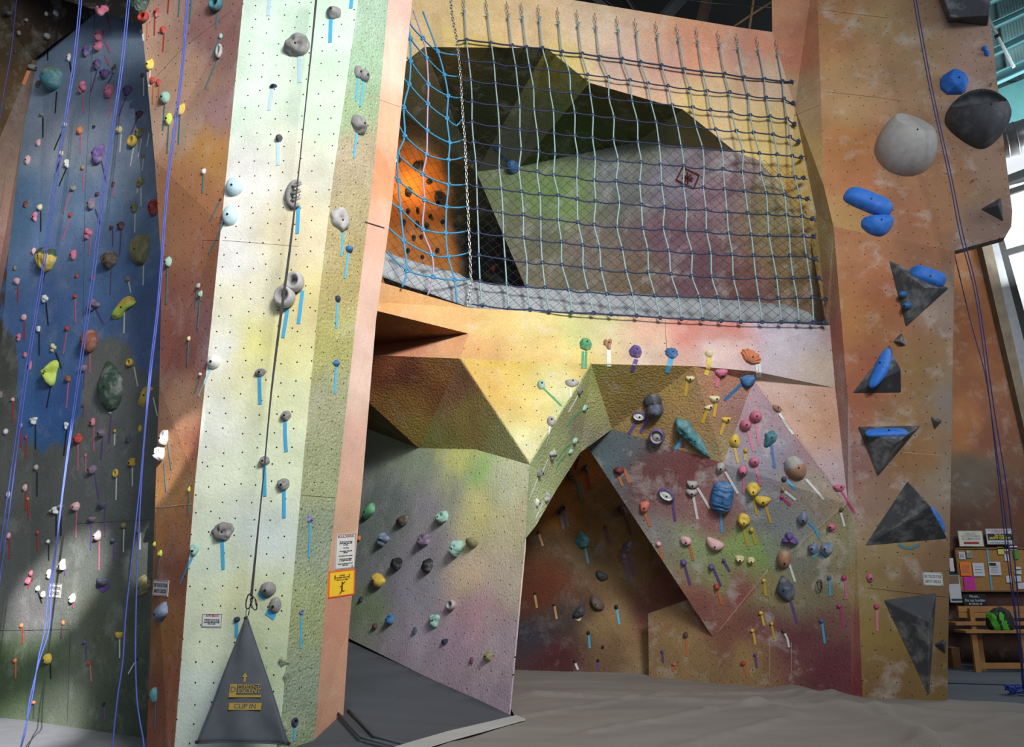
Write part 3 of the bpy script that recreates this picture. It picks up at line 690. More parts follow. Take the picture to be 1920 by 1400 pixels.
DEPTH = dict(ball=.8, egg=.62, crimp=.55, fin=.6, block=.55, jug=.62, ring=.5, rimmed=.55, knob=.65, drop=.45, shell=.42, ridged=.5, carved=.8, half=.55, bean=.6, eyes=.5, skull=.8, lump=.5, wave=.5, hook=.5, curl=.6, spike=.5, cut=.58, bowl=.52, slab=.6)
WORD = dict(ball='ball', egg='egg-shaped', crimp='crimp', fin='fin', block='angular', jug='pocket', ring='ring', rimmed='rimmed bowl', knob='knob', drop='teardrop', shell='shell', ridged='ridged', carved='carved', half='half-disc', bean='bean', eyes='two-pocket', skull='skull', lump='lumpy', wave='wavy', hook='hooked', curl='curled', spike='pronged')
CN = dict(dkgrey='charcoal', ltgrey='light grey', dkgreen='dark green', brightblue='bright blue', paleblue='pale blue', palepink='pale pink', dkred='dark red', bluegrey='blue-grey', cream='cream')
def cn(c): return CN.get(c, c)
HOLDS = []; LAND = []
FACE = dict(b='blue-painted wall', g='grey-painted left wall', s='brown pillar side', p='pale pillar front', q='green pillar strip', w='lilac bouldering wall', r='rib beside the arch',
   n='band under the net', c='arch ceiling', v='slanted arch facets', x='wall right of the arch', k='dark wall inside the arch', o='orange right panel', i='wall behind the net', u='far orange wall behind the net', d='dark wall top left')
TW = dict(b=3.4, g=3.4, s=3.2, p=7, q=4.2, w=4, r=3.4, n=11, c=6, v=4.6, x=4.2, k=4.2, o=8, i=6, u=4, d=3)
ONLY = dict(b=['wall_left'], g=['wall_left'], d=['wall_left'], s=['wall_pillar'], p=['wall_pillar'], q=['wall_pillar'], w=['wall_arch'], r=['wall_arch'], n=['wall_arch'], c=['wall_arch'], v=['wall_arch'], x=['wall_arch','wall_right_panel'],
   k=['wall_cave'], o=['wall_right_panel'], i=['wall_arch'], u=['wall_behind_net'])
def tape_strip(pts, wpx, face, cname, parent, pm):
    H = []
    n = 6 if len(pts) == 2 else 4
    path = []
    for i in range(len(pts)-1):
        for k in range(n): t = k/n; path.append((pts[i][0]*(1-t)+pts[i+1][0]*t, pts[i][1]*(1-t)+pts[i+1][1]*t))
    path.append(pts[-1])
    for q in path:
        h_ = hit(*q, only=ONLY.get(face))
        if not h_[3]: h_ = hit(*q)
        H.append(h_)
    bm = bmesh.new(); L = []; Rr = []
    for i, (loc, n_, dist, nm) in enumerate(H):
        t = H[min(i+1, len(H)-1)][0]-H[max(i-1, 0)][0]
        if t.length < 1e-6: t = Vector((0, 0, -1))
        s = n_.cross(t.normalized()).normalized(); ww = wpx*depth(loc)/FPX/2
        b_ = loc+n_*.006
        L.append(bm.verts.new(b_-s*ww)); Rr.append(bm.verts.new(b_+s*ww))
    for i in range(len(L)-1): bm.faces.new((L[i], Rr[i], Rr[i+1], L[i+1]))
    bmesh.ops.recalc_face_normals(bm, faces=bm.faces[:])
    r_ = bmesh.ops.extrude_face_region(bm, geom=bm.faces[:])
    vs = [g for g in r_['geom'] if isinstance(g, bmesh.types.BMVert)]
    bmesh.ops.translate(bm, vec=H[0][1]*-.0025, verts=vs)
    bmesh.ops.recalc_face_normals(bm, faces=bm.faces[:])
    o = mk('tape', bm, tape_mat(cname), parent=parent, pm=pm); return o
def stretch(M):
    # how much a length along the surface is foreshortened from here
    o_ = M.translation; a = pix(o_); r_ = []
    for k in (0, 1):
        q = pix(o_+M.col[k].to_3d()*.05); r_.append(.05/max(1e-4, math.hypot(q[0]-a[0], q[1]-a[1])*depth(o_)/FPX))
    return r_
def hold(face, px, py, w, h, kind, col, tape=None, pts=None, rot=0, label=None, land=None, col2=None, tpx=None, dk=1.0, chalk=.35):
    """one climbing hold (body mesh) with its bolt and its tape flash"""
    ht = hit(px, py, only=ONLY.get(face))
    if not ht[3]: ht = hit(px, py)
    loc, n, dist, nm = ht
    z = depth(loc); d = min(w, h)*z/FPX*DEPTH[kind]*1.0*dk
    M = frame_at(loc, n, R(rot))
    kx, ky = stretch(M); W = w*z/FPX*min(kx, 1.15); Hh = h*z/FPX*min(ky, 1.15)
    bm, sm = shape_bm(kind, W, Hh, d, len(HOLDS)+1, max(w, h))
    mats = [hold_mat(col, chalk)]
    if col2:
        mats.append(hold_mat(col2, chalk))
        for f in bm.faces:
            c_ = f.calc_center_median()
            if kind == 'rimmed': f.material_index = 1 if (c_.xy.length > .0 and ((c_.x/(W/2))**2+(c_.y/(Hh/2))**2) < .62) else 0
            elif kind in ('egg', 'lump', 'jug', 'fin', 'hook', 'wave', 'ball', 'knob'): f.material_index = 1 if c_.y > Hh*.02 + .03*math.sin(c_.x*60)*Hh else 0
    o = mk('climbing_hold', bm, mats, M=M, smooth=sm)
    if max(w, h) >= 15 and kind not in ('ring', 'spike', 'half'):
        b2 = bmesh.new(); bmesh.ops.create_cone(b2, cap_ends=True, segments=12, radius1=.010, radius2=.010, depth=.012)
        cx = W*.05; cy = -Hh*.08
        bmesh.ops.translate(b2, vec=(cx, cy, d*.97), verts=b2.verts[:])
        # drop the bolt onto the body
        tr = None
        b3 = bmesh.new(); b3.from_mesh(o.data); tr = BVHTree.FromBMesh(b3); b3.free()
        hh = tr.ray_cast(Vector((cx, cy, d*3)), Vector((0, 0, -1)))
        if hh[0] is not None: bmesh.ops.translate(b2, vec=(0, 0, hh[0].z-d*.97+.001), verts=b2.verts[:])
        mk('bolt', b2, BOLTD, parent=o)
    if tape:
        tws = pts if isinstance(pts[0][0], (tuple, list)) else [pts]
        for seg in tws: tape_strip(seg, tpx or TW[face], face, tape, o, M)
    rec = dict(o=o, face=face, x=px, y=py, w=w, h=h, kind=kind, col=col, tape=tape, label=label, land=land)
    HOLDS.append(rec)
    if land: LAND.append(rec)
    return o
def T(*a): return list(a)
def vt(x, y, l, dx=0): return [(x, y), (x+dx, y+l)]
H = hold
# --- dark wall top left
H('d',36,62,7,11,'knob','grey'); H('d',16,25,16,12,'knob','dkgrey'); H('d',50,38,7,8,'knob','grey'); H('d',29,98,8,9,'knob','dkgrey')
H('d',88,26,7,10,'knob','white','black',[(94,36),(97,47)]); H('d',60,126,18,12,'knob','grey','orange',[(54,133),(44,159)],tpx=6); H('d',73,158,9,13,'knob','brown')
H('b',106,24,9,13,'knob','white','black',[(109,36),(106,74)])
H('b',73,268,8,14,'knob','palepink'); H('b',53,300,9,18,'knob','palepink')
# --- blue wall
for a in [
 (191,22,22,19,'lump','pink','pink',[(200,30),(206,54)]),(89,68,11,13,'knob','grey','black',[(90,75),(90,113)]),
 (188,67,16,21,'jug','pink','pink',[(196,76),(208,99)]),(186,88,17,18,'jug','pink','pink',[(197,103),(205,122)]),
 (162,97,13,22,'block','purple'),(184,122,17,20,'block','purple','purple',[(182,134),(171,172)]),(198,140,19,17,'knob','purple'),
 (215,130,9,20,'fin','dkgrey','purple',[(211,142),(203,156)]),(130,108,7,15,'knob','white','black',[(131,116),(136,145)]),
 (156,165,16,23,'lump','pink','pink',[(157,176),(157,212)]),(206,172,18,24,'jug','pink','pink',[(209,184),(204,222)]),
 (241,170,18,18,'block','purple','purple',[(237,180),(223,218)]),(262,215,15,12,'knob','maroon','purple',[(258,221),(245,254)]),
 (79,215,9,8,'knob','grey','black',[(81,220),(81,258)]),(123,234,9,9,'knob','white','black',[(118,244),(102,281)]),
 (151,245,12,14,'knob','orange','pink',[(152,252),(151,287)]),(177,238,6,6,'knob','black'),
 (225,244,13,13,'jug','cream','white',[(228,251),(225,286)]),(263,249,15,19,'knob','olive','white',[(266,260),(260,295)]),
 (252,266,19,21,'ring','yellow','white',[(251,277),(245,312)]),(279,248,5,6,'knob','gold','white',[(280,251),(276,275)]),
 (269,293,7,7,'knob','olive','white',[(270,297),(267,320)]),(116,288,8,11,'knob','cream','black',[(115,294),(103,330)]),
 (126,308,11,15,'lump','white','black',[(125,316),(111,349)]),(156,314,8,10,'knob','tan','pink',[(157,320),(157,357)]),
 (138,353,14,12,'fin','grey','pink',[(133,360),(120,399)]),(213,345,6,10,'knob','dkred','pink',[(214,350),(213,370)]),
 (264,342,13,18,'lump','olive','white',[[(259,343),(258,362)],[(265,352),(265,386)]]),
 (268,141,7,8,'knob','brown','white',[(270,146),(270,180)]),
 (49,383,8,14,'knob','dkred'),(66,407,11,16,'lump','pink'),(76,389,10,12,'knob','cream','black',[(77,396),(77,434)]),
 (133,403,8,9,'knob','red','pink',[(132,409),(118,450)]),(167,438,14,19,'lump','pink','pink',[(170,448),(168,478)]),
 (183,364,10,8,'knob','maroon'),(173,382,17,24,'fin','mauve','purple',[(179,392),(184,406),(189,421)]),
 (253,390,13,20,'egg','olive','white',[(254,401),(253,436)]),(210,427,8,8,'knob','dkred','purple',[(212,431),(212,462)]),
 (228,423,15,16,'fin','maroon','purple',[(228,431),(225,478)]),
 (64,471,8,14,'knob','palepink'),(139,478,12,20,'egg','pink'),(145,517,6,9,'knob','red'),(174,521,6,12,'knob','red'),
 (240,523,9,10,'block','tan','white',[(242,528),(246,549)]),(29,502,7,11,'knob','grey'),(33,527,10,14,'knob','palepink','red',[(34,535),(34,565)]),
 (86,560,12,14,'lump','white','black',[(87,567),(91,610)]),(142,556,8,8,'knob','red','pink',[(142,560),(142,605)]),
 (46,595,10,12,'block','palepink','red',[(46,602),(46,638)]),(73,617,10,11,'lump','white','black',[(74,622),(74,666)]),
 (127,616,9,10,'knob','red','pink',[(126,622),(119,664)]),(36,632,8,15,'knob','pink'),(101,652,10,15,'lump','cream','black',[(105,661),(116,691)]),
 (48,665,7,12,'knob','pink'),(57,685,7,18,'knob','pink'),(129,710,11,13,'knob','rust','pink',[(129,717),(125,765)]),
 (65,788,14,14,'lump','white','black',[(67,795),(67,842)]),(125,797,8,13,'lump','white','black',[(126,804),(120,854)]),
 (40,797,5,10,'knob','palepink','red',[(40,803),(39,838)]),(49,819,5,8,'knob','red','red',[(50,823),(49,858)]),
 ]: H('b',*a)
H('b',103,150,42,42,'egg','teal',tape='black',pts=[(107,172),(104,212)],label='large dome hold in green, orange and teal on the blue wall',land='the big multicoloured dome hold',col2='olive',rot=35)
H('b',187,289,26,38,'fin','purple',tape='purple',pts=[(191,303),(200,342)],label='dark purple pointed fin hold left of the rope on the blue wall',land='the dark purple fin',rot=-18)
H('b',209,488,31,34,'block','brown',tape='purple',pts=[(209,506),(207,552)],label='grey-brown boulder-shaped hold with purple tape on the blue wall',land='the grey-brown boulder hold')
H('b',265,468,42,56,'shell','olive',tape='white',pts=[(270,498),(269,535)],label='large olive shell-ribbed hold with long white tape on blue wall',land='the olive ribbed shell',rot=12)
H('b',92,482,42,44,'hook','yellow',tape='black',pts=[(85,512),(77,542)],label='hooked yellow, green and black hold on the blue wall',land='the hooked yellow hold',col2='dkgreen',rot=-10)
H('b',178,572,22,20,'lump','mauve',tape='purple',pts=[(181,580),(194,607)],label='paired mauve lump hold just left of the yellow banana hold',land=None)
H('b',233,577,58,24,'wave','lime',tape='white',pts=[(234,586),(233,625)],label='long yellow-green banana-shaped hold with teal ends on the blue wall',land='the banana-shaped hold',rot=14,col2='yellow')
H('b',171,640,33,44,'egg','rust',tape='pink',pts=[(169,662),(169,700)],label='large rust-brown pebbled hold where blue meets grey paint',land='the rust-brown hold')
H('b',98,700,30,42,'lump','lime',tape='black',pts=[(96,722),(88,764)],label='bright lime lumpy hold with black tape on the blue wall',land='the lime hold')
H('b',291,390,18,32,'ball','red',label='glossy red ball hold half hidden by the brown pillar edge')
H('g',209,722,60,92,'drop','dkgreen',label='largest left-wall hold, a grey-green teardrop with brown rim',land='the big green teardrop',rot=20,dk=.7,col2=None,chalk=.5)
for a in [
 (246,680,14,15,'ring','yellow','white',[(252,688),(259,724)]),(158,690,14,14,'knob','mauve','purple',[(159,698),(157,728)]),
 (25,749,7,9,'knob','palepink','red',[(25,755),(24,790)]),(12,809,9,12,'knob','white'),(2,740,7,14,'knob','grey'),
 (157,760,5,7,'knob','maroon','purple',[(157,765),(157,780)]),(148,822,19,20,'fin','red','pink',[(147,833),(146,882)]),
 (175,791,9,16,'knob','pink','pink',[(177,800),(176,846)]),(193,812,14,15,'ball','mauve','purple',[(193,821),(190,861)]),
 (207,774,5,5,'knob','ltgrey','purple',[(209,778),(205,832)]),(216,808,6,8,'knob','gold','white',[(216,813),(215,835)]),
 (242,823,11,14,'block','slate'),(263,803,7,14,'knob','yellow'),(161,853,4,8,'knob','pink','pink',[(161,857),(161,886)]),
 (175,880,18,18,'fin','mauve','purple',[(178,887),(186,934)]),(219,887,11,16,'ring','yellow','white',[(219,895),(218,937)]),
 (249,867,14,17,'jug','gold','white',[(249,876),(249,911)]),(69,876,9,12,'knob','ltgrey','black',[(70,884),(70,931)]),
 (48,914,8,14,'knob','palepink','red',[(49,921),(49,957)]),(53,935,5,8,'knob','orange','red',[(53,940),(54,973)]),
 (16,927,7,14,'knob','white'),(103,957,20,13,'lump','white','black',[(106,964),(106,1005)]),(114,949,11,8,'knob','ltgrey','black',[(115,954),(115,1004)]),
 (144,949,16,18,'block','palepink','pink',[(144,958),(143,1008)]),(193,945,17,16,'half','slate','purple',[(197,952),(197,1005)]),
 (174,971,17,15,'half','mauve','purple',[(172,979),(171,1030)]),(233,985,11,12,'egg','olive','white',[(233,992),(232,1035)]),
 (261,988,14,22,'egg','olive','white',[(264,998),(263,1030)]),(184,1004,16,20,'fin','palepink','pink',[(187,1014),(186,1069)]),
 (214,1012,10,11,'ball','slate','purple',[(214,1017),(214,1050)]),(71,998,6,8,'knob','red','red',[(71,1002),(71,1033)]),
 (17,1004,8,12,'knob','palepink','red',[(18,1010),(18,1046)]),(91,1015,7,8,'knob','white','black',[(92,1020),(92,1050)]),
 (118,1060,17,20,'lump','white','purple',[(122,1068),(122,1077)]),(59,1074,8,12,'knob','pink'),(54,1088,11,14,'jug','pink','red',[(63,1083),(57,1090),(53,1102)]),
 (93,1076,9,17,'knob','cream'),(72,1103,9,11,'knob','white'),(82,1114,9,13,'knob','white','black',[(72,1110),(79,1130)]),
 (137,1121,13,18,'jug','white','magenta',[(137,1131),(137,1139)]),(41,1172,7,9,'knob','orange','red',[(43,1177),(43,1206)]),
 (119,1167,6,10,'knob','orange','maroon',[(116,1176),(115,1196)]),(160,1203,8,8,'knob','purple','purple',[(162,1208),(162,1236)]),
 (225,1187,15,20,'half','yellow','white',[(225,1198),(225,1233)]),(91,1234,17,20,'egg','yellow','black',[(95,1244),(96,1272)]),
 (29,1238,7,9,'knob','orange','orange',[(30,1242),(30,1270)]),(168,1243,7,9,'knob','red','pink',[(170,1247),(172,1277)]),
 (256,1236,8,6,'knob','black','white',[(253,1242),(241,1263)]),(64,1316,9,8,'knob','orange','dkgrey',[(64,1321),(63,1346)]),(195,1320,6,7,'knob','black','purple',[(197,1325),(197,1350)])]: H('g',*a)
H('g',274,742,40,20,'wave','yellow',tape='white',pts=[(288,745),(296,780)],rot=40,label='long olive-yellow hold tucked against the brown pillar edge',land='the long olive-yellow hold')
H('g',195,1087,24,22,'half','slate',tape='purple',pts=[(184,1098),(194,1106),(206,1097)],tpx=9,label='grey half-round hold on a purple tape patch, grey wall',land='the half-round hold on purple tape')
H('g',270,1098,30,38,'shell','olive',rot=-30,label='olive fan-shaped hold beside the brown pillar edge',land='the olive fan hold')
# --- brown pillar side
for a in [
 (272,34,22,18,'ring','red','orange',[(277,43),(276,75)]),(294,24,9,17,'lump','red','red',[(291,33),(290,66)]),(267,58,7,11,'knob','white','white',[(268,64),(270,77)]),
 (307,57,11,13,'knob','red','red',[(308,65),(306,97)]),(287,151,10,13,'knob','red','orange',[(288,158),(287,195)]),(298,155,9,13,'knob','red','orange',[(299,162),(298,200)]),
 (311,184,18,23,'egg','mint','teal',[(309,196),(306,245)]),(317,223,14,22,'fin','lime','teal',[(317,235),(314,287)]),
 (414,68,8,11,'fin','mint','teal',[(411,74),(397,107)]),(413,97,13,27,'ring','ltgrey','teal',[(408,111),(385,167)]),
 (383,322,8,12,'knob','white','teal',[(382,328),(380,362)]),(414,374,4,5,'knob','black','teal',[(412,378),(394,414)]),
 (317,491,15,20,'fin','mint','teal',[(315,501),(312,570)]),(373,536,9,11,'jug','ltgrey','teal',[(370,542),(367,577)]),
 (377,551,10,13,'fin','mint','teal',[(376,558),(371,616)]),(355,635,7,10,'knob','cream','teal',[(354,641),(352,684)]),
 (376,702,8,7,'knob','white','teal',[(376,707),(366,735)]),
 (355,917,7,12,'fin','lime','teal',[(355,924),(354,965)]),(291,1020,9,11,'fin','lime','teal',[(289,1028),(286,1050)]),
 (302,1037,10,13,'jug','lime','teal',[(301,1044),(295,1086)])]: H('s',*a)
H('s',265,6,36,44,'ridged','dkgreen',rot=-30,label='large striped green, red and yellow hold at the pillar top',land='the striped volume at the pillar top',col2=None)
H('s',282,122,16,22,'fin','yellow',tape='white',pts=[(282,132),(280,163)],label='yellow fin hold high on the brown pillar edge')
H('s',340,206,16,24,'fin','yellow',tape='teal',pts=[(338,219),(335,271)],rot=-20,label='yellow fin hold with teal tape high on brown pillar side',land=None)
H('s',409,10,26,28,'ring','teal',tape='teal',pts=[(408,23),(406,54)],rot=-30,label='large teal ring hold at the top of the brown pillar side')
H('s',311,820,19,28,'jug','white',tape='teal',pts=[(315,831),(322,880)],label='upper of two white sunlit holds on the brown pillar edge',land='the upper sunlit white hold')
H('s',303,849,24,29,'jug','white',tape='teal',pts=[(308,865),(312,921)],label='lower of two white sunlit holds on the brown pillar edge')
H('s',306,1147,26,44,'bean','bluegrey',tape='teal',pts=[(297,1152),(303,1168)],tpx=12,rot=-60,label='blue-grey curved hold just below the safety checks sign on brown pillar',land='the blue-grey curved hold')
H('s',292,1302,19,30,'egg','teal',tape='teal',pts=[(293,1318),(292,1362)],label='teal egg hold low on the brown pillar side')
H('s',365,1031,15,24,'jug','mint',tape='cyan',pts=[(362,1042),(350,1068),(339,1094)],tpx=5,label='mint hold with blue tape at the lower brown pillar corner')
# --- pillar front
H('p',627,24,26,26,'fin','grey',tape='cyan',pts=[(621,36),(619,80)],rot=-40,label='grey pointed hold with blue tape at the pillar front top')
H('p',558,87,48,40,'eyes','grey',tape='paleblue',pts=[(562,105),(562,155)],label='large grey mouth-shaped hold crossed by the black strap',land='the grey mouth-shaped hold',rot=-12)
H('p',513,162,15,8,'block','navy',tape='paleblue',pts=[(511,167),(505,207)],label='small navy bar hold left of the strap on pillar front')
H('p',524,260,12,14,'ball','dkgrey',tape='paleblue',pts=[(522,267),(522,310)],label='small charcoal knob hold with pale tape on pillar front')
H('p',441,351,33,33,'egg','paleblue',label='upper of two pale blue pebbles at the pillar corner',land='the upper pale blue pebble',dk=.8)
H('p',433,405,31,36,'egg','paleblue',tape='teal',pts=[(421,414),(410,440),(392,475)],tpx=4,label='lower of two pale blue pebbles at the pillar corner',dk=.8)
H('p',557,366,30,46,'spike','grey',tape='cyan',pts=[(560,386),(558,438)],label='grey three-pronged claw hold beside the strap',land='the pronged claw hold')
H('p',557,532,33,37,'ring','ltgrey',tape='cyan',pts=[(568,545),(560,607)],label='upper ring hold of the joined pair on the pillar front',dk=1.3)
H('p',539,560,36,40,'ring','ltgrey',tape='cyan',pts=[(540,578),(531,633)],label='lower ring hold of the joined pair on the pillar front',dk=1.3)
H('p',489,698,20,15,'jug','grey',tape='cyan',pts=[(487,705),(488,758)],label='small grey pocket hold just left of the strap, below the rings')
H('p',537,779,20,18,'jug','grey',tape='cyan',pts=[(535,788),(535,812),(537,847)],label='grey pocket hold with twisted blue tape right of the strap')
H('p',497,864,19,18,'jug','grey',tape='cyan',pts=[(496,873),(497,930)],label='grey hold directly behind the strap with long blue tape')
H('p',532,908,22,22,'jug','grey',tape='cyan',pts=[(533,919),(533,971)],label='grey lipped hold with blue tape, lower right of the strap')
H('p',419,996,40,34,'eyes','grey',tape='cyan',pts=[(417,1012),(419,1067)],rot=15,label='grey pointed two-pocket hold, largest low on the pillar front',land='the large two-pocket hold')
H('p',504,1104,28,28,'egg','grey',tape='cyan',pts=[(486,1109),(500,1121)],tpx=10,label='upper of two grey pebble holds right of the gate carabiner',land='the upper grey pebble')
H('p',517,1134,21,31,'egg','grey',tape='cyan',pts=[(500,1146),(516,1157)],tpx=11,label='lower of two grey pebble holds right of the gate carabiner')
H('p',445,1161,11,11,'ball','navy',tape='cyan',pts=[(444,1166),(444,1195)],label='navy ball hold at the left edge of the black gate')
H('p',402,679,25,25,'egg','white',tape='paleblue',pts=[(396,690),(385,715),(373,743)],tpx=5,label='round white hold at the pillar corner, mid height',land='the round white corner hold')
H('q',671,135,15,24,'egg','grey',tape='cyan',pts=[(671,147),(667,190)],label='left one of the paired grey holds high on the green strip')
H('q',682,142,20,22,'egg','grey',tape='cyan',pts=[(682,152),(675,200)],label='right one of the paired grey holds high on the green strip')
H('q',672,234,30,32,'jug','grey',tape='cyan',pts=[(669,249),(663,296)],label='grey cupped hold on the upper green pillar strip',land='the grey cupped hold')
H('q',635,411,34,42,'curl','ltgrey',tape='cyan',pts=[(643,431),(640,481)],label='large grey and white curled hold on the green strip',land='the curled hold')
H('q',654,467,13,13,'ball','blue',tape='cyan',pts=[(653,474),(646,522)],label='blue ball hold just under the large curled hold')
H('q',633,560,10,13,'egg','navy',tape='cyan',pts=[(632,567),(630,616)],label='navy oval hold on the green strip right of the rings')
H('q',630,680,13,13,'fin','blue',tape='cyan',pts=[(630,687),(627,738)],label='blue pointed hold halfway down the green strip')
H('q',580,972,10,14,'lump','periwinkle',tape='cyan',pts=[(581,980),(579,1045)],label='small periwinkle stacked hold low on the green strip')
H('q',564,1147,9,9,'ring','periwinkle',tape='cyan',pts=[(565,1152),(563,1215)],label='tiny blue-grey ring hold low on the green strip')
H('q',551,1353,12,17,'ring','navy',tape='cyan',pts=[(551,1361),(551,1389)],label='navy ring hold at the foot of the green strip')
# tape flashes whose holds are above the frame
# --- bouldering wall
for px,py,w,h,kd,c,r_,lb,ld in [
 (695,958,20,32,'bean','green',-60,'green crescent hold top left on the lilac bouldering wall','the green crescent hold'),
 (757,975,32,20,'bean','brown',0,'grey-brown kidney hold near the top of the bouldering wall','the grey-brown kidney hold'),
 (831,970,30,22,'jug','mint',0,'mint notched hold highest right on the lilac bouldering wall','the mint notched hold'),
 (721,1011,24,25,'lump','bluegrey',0,'blue-grey bow-tie hold left on the bouldering wall',None),
 (797,1012,29,26,'jug','mauve',0,'mauve rounded pocket hold in the middle of the bouldering wall','the mauve pocket hold'),
 (859,1028,25,31,'skull','mint',-8,'mint green skull-shaped hold on the bouldering wall','the skull hold'),
 (889,1014,30,26,'half','olive',0,'olive half-disc hold just right of the skull hold',None),
 (747,1057,26,24,'block','black',0,'left of two black angular holds on the bouldering wall',None),
 (804,1061,27,23,'block','black',30,'right of two black angular holds on the bouldering wall','the right black hold'),
 (712,1087,36,24,'bean','yellow',-25,'yellow bean hold right of the yellow caution sign','the yellow bean hold'),
 (678,1123,10,11,'jug','navy',0,'tiny navy hold by the pillar below the yellow bean hold',None),
 (849,1134,22,19,'ring','ltgrey',0,'grey and white ring hold, lower middle of bouldering wall',None),
 (734,1161,19,19,'jug','blue',0,'blue pocket hold above the charcoal ramp mat',None),
 (705,1174,12,12,'knob','maroon',0,'small maroon hold just above the ramp mat',None),
 (779,1182,10,14,'jug','slate',0,'small slate hold between the blue and mint low holds',None),
 (817,1162,21,22,'lump','mint',20,'mint forked hold low on the bouldering wall',None),
 (835,1202,16,11,'bean','navy',0,'navy striped hold low on the bouldering wall',None),
 (885,1238,8,13,'egg','maroon',0,'tiny maroon oval hold near the column foot',None),
 (917,1230,19,19,'block','olive',0,'olive rock-like hold lowest on the bouldering wall',None),
 (674,1009,9,11,'knob','orange',0,'small orange hold half hidden behind the bouldering sign',None)]:
    H('w',px,py,w,h,kd,c,rot=r_,label=lb,land=ld)
# --- rib beside the arch
for a in [(1015,722,15,19,'egg','mint','green',[(1020,729),(1058,766)]),(1072,718,26,15,'bean','ltgrey','white',[(1069,727),(1070,745)]),(1086,731,14,22,'drop','grey','white',[(1083,742),(1065,773)]),
 (1096,764,18,11,'drop','mint','green',[(1089,769),(1075,782),(1063,798)]),(1033,790,15,20,'egg','ltgrey','white',[(1031,799),(1027,820),(1022,838)]),(1077,826,15,10,'egg','mint','green',[(1070,831),(1055,845),(1044,862)]),
 (1069,846,13,8,'egg','mint','green',[(1062,850),(1050,864),(1042,879)]),(1035,851,17,15,'lump','ltgrey','white',[(1027,860),(1010,900)]),(1010,886,15,14,'jug','grey','white',[(1008,896),(991,938)]),
 (1025,931,16,15,'lump','ltgrey','white',[(1018,941),(1003,975)]),(1006,942,10,16,'egg','white')]: H('r',*a)
# --- band under the net
H('n',1098,647,23,26,'block','green',tape='green',pts=[[(1093,659),(1092,691)],[(1099,659),(1098,691)]],tpx=4.5,label='green angular hold on the band, leftmost in the row',land='the green band hold')
H('n',1140,645,14,22,'lump','tan',tape='white',pts=[[(1139,656),(1140,686)],[(1143,656),(1144,686)]],tpx=4,label='small grey-brown hold with white tape under the net')
H('n',1191,661,24,26,'block','purple',tape='purple',pts=[(1193,674),(1185,696)],tpx=8,label='purple angular hold on the band under the net',land='the purple band hold')
H('n',1259,663,24,22,'shell','blue',tape='cyan',pts=[(1258,673),(1256,682),(1250,698)],tpx=9,label='light blue ribbed hold on the band under the net')
H('n',1329,663,15,15,'half','cream',tape='yellow',pts=[(1330,671),(1329,685),(1323,703)],tpx=9,label='cream half-disc hold with yellow tape on the band')
H('n',1407,669,40,24,'shell','orange',tape='white',pts=[[(1418,681),(1421,706)],[(1423,680),(1426,706)]],tpx=4.5,rot=-28,label='orange scallop shell hold at the right end of the band',land='the scallop shell hold')
# --- arch ceiling
H('c',1294,709,17,10,'bean','cream',tape='gold',pts=[(1289,713),(1285,742)],label='cream finger hold, leftmost yellow-taped one on arch ceiling')
H('c',1352,697,24,15,'bean','pink',tape='pink',pts=[(1347,704),(1343,725)],tpx=7,label='pink bean hold below the band on the arch ceiling')
H('c',1339,747,20,13,'bean','cream',tape='gold',pts=[(1343,752),(1338,781)],label='upper cream bean hold of the close pair on arch ceiling')
H('c',1329,763,16,9,'bean','cream',tape='gold',pts=[(1326,768),(1317,793)],rot=18,label='lower cream bean hold of the close pair on arch ceiling')
H('c',1361,786,18,11,'bean','yellow',tape='gold',pts=[(1358,792),(1350,815)],label='yellow finger hold below the cream pair on the arch ceiling')
H('c',1224,752,36,30,'egg','dkgrey',label='rear grey dome of the double hold in the arch top',dk=.8)
H('c',1228,768,32,30,'ball','slate',tape='purple',pts=[(1217,783),(1201,811)],label='front slate ball of the double hold in the arch top',land='the slate ball hold',dk=1.2)
H('c',1199,779,26,18,'rimmed','purple',tape='purple',pts=[(1194,790),(1179,813)],label='purple-rimmed white bowl hold left of the slate double hold',col2='white')
H('c',1233,816,29,29,'rimmed','purple',label='round purple-rimmed grey hold at the arch ceiling edge',col2='ltgrey',dk=1.3)
H('c',1298,819,30,94,'carved','teal',tape='cyan',pts=[(1279,820),(1266,842)],rot=43,label='long teal carved club-shaped hold on the arch ceiling',land='the long teal club hold')
H('c',1401,711,27,27,'fin','blue',tape='blue',pts=[(1391,719),(1358,750)],label='blue pointed ribbed hold at the arch top right corner',land='the blue pointed corner hold',rot=-25)
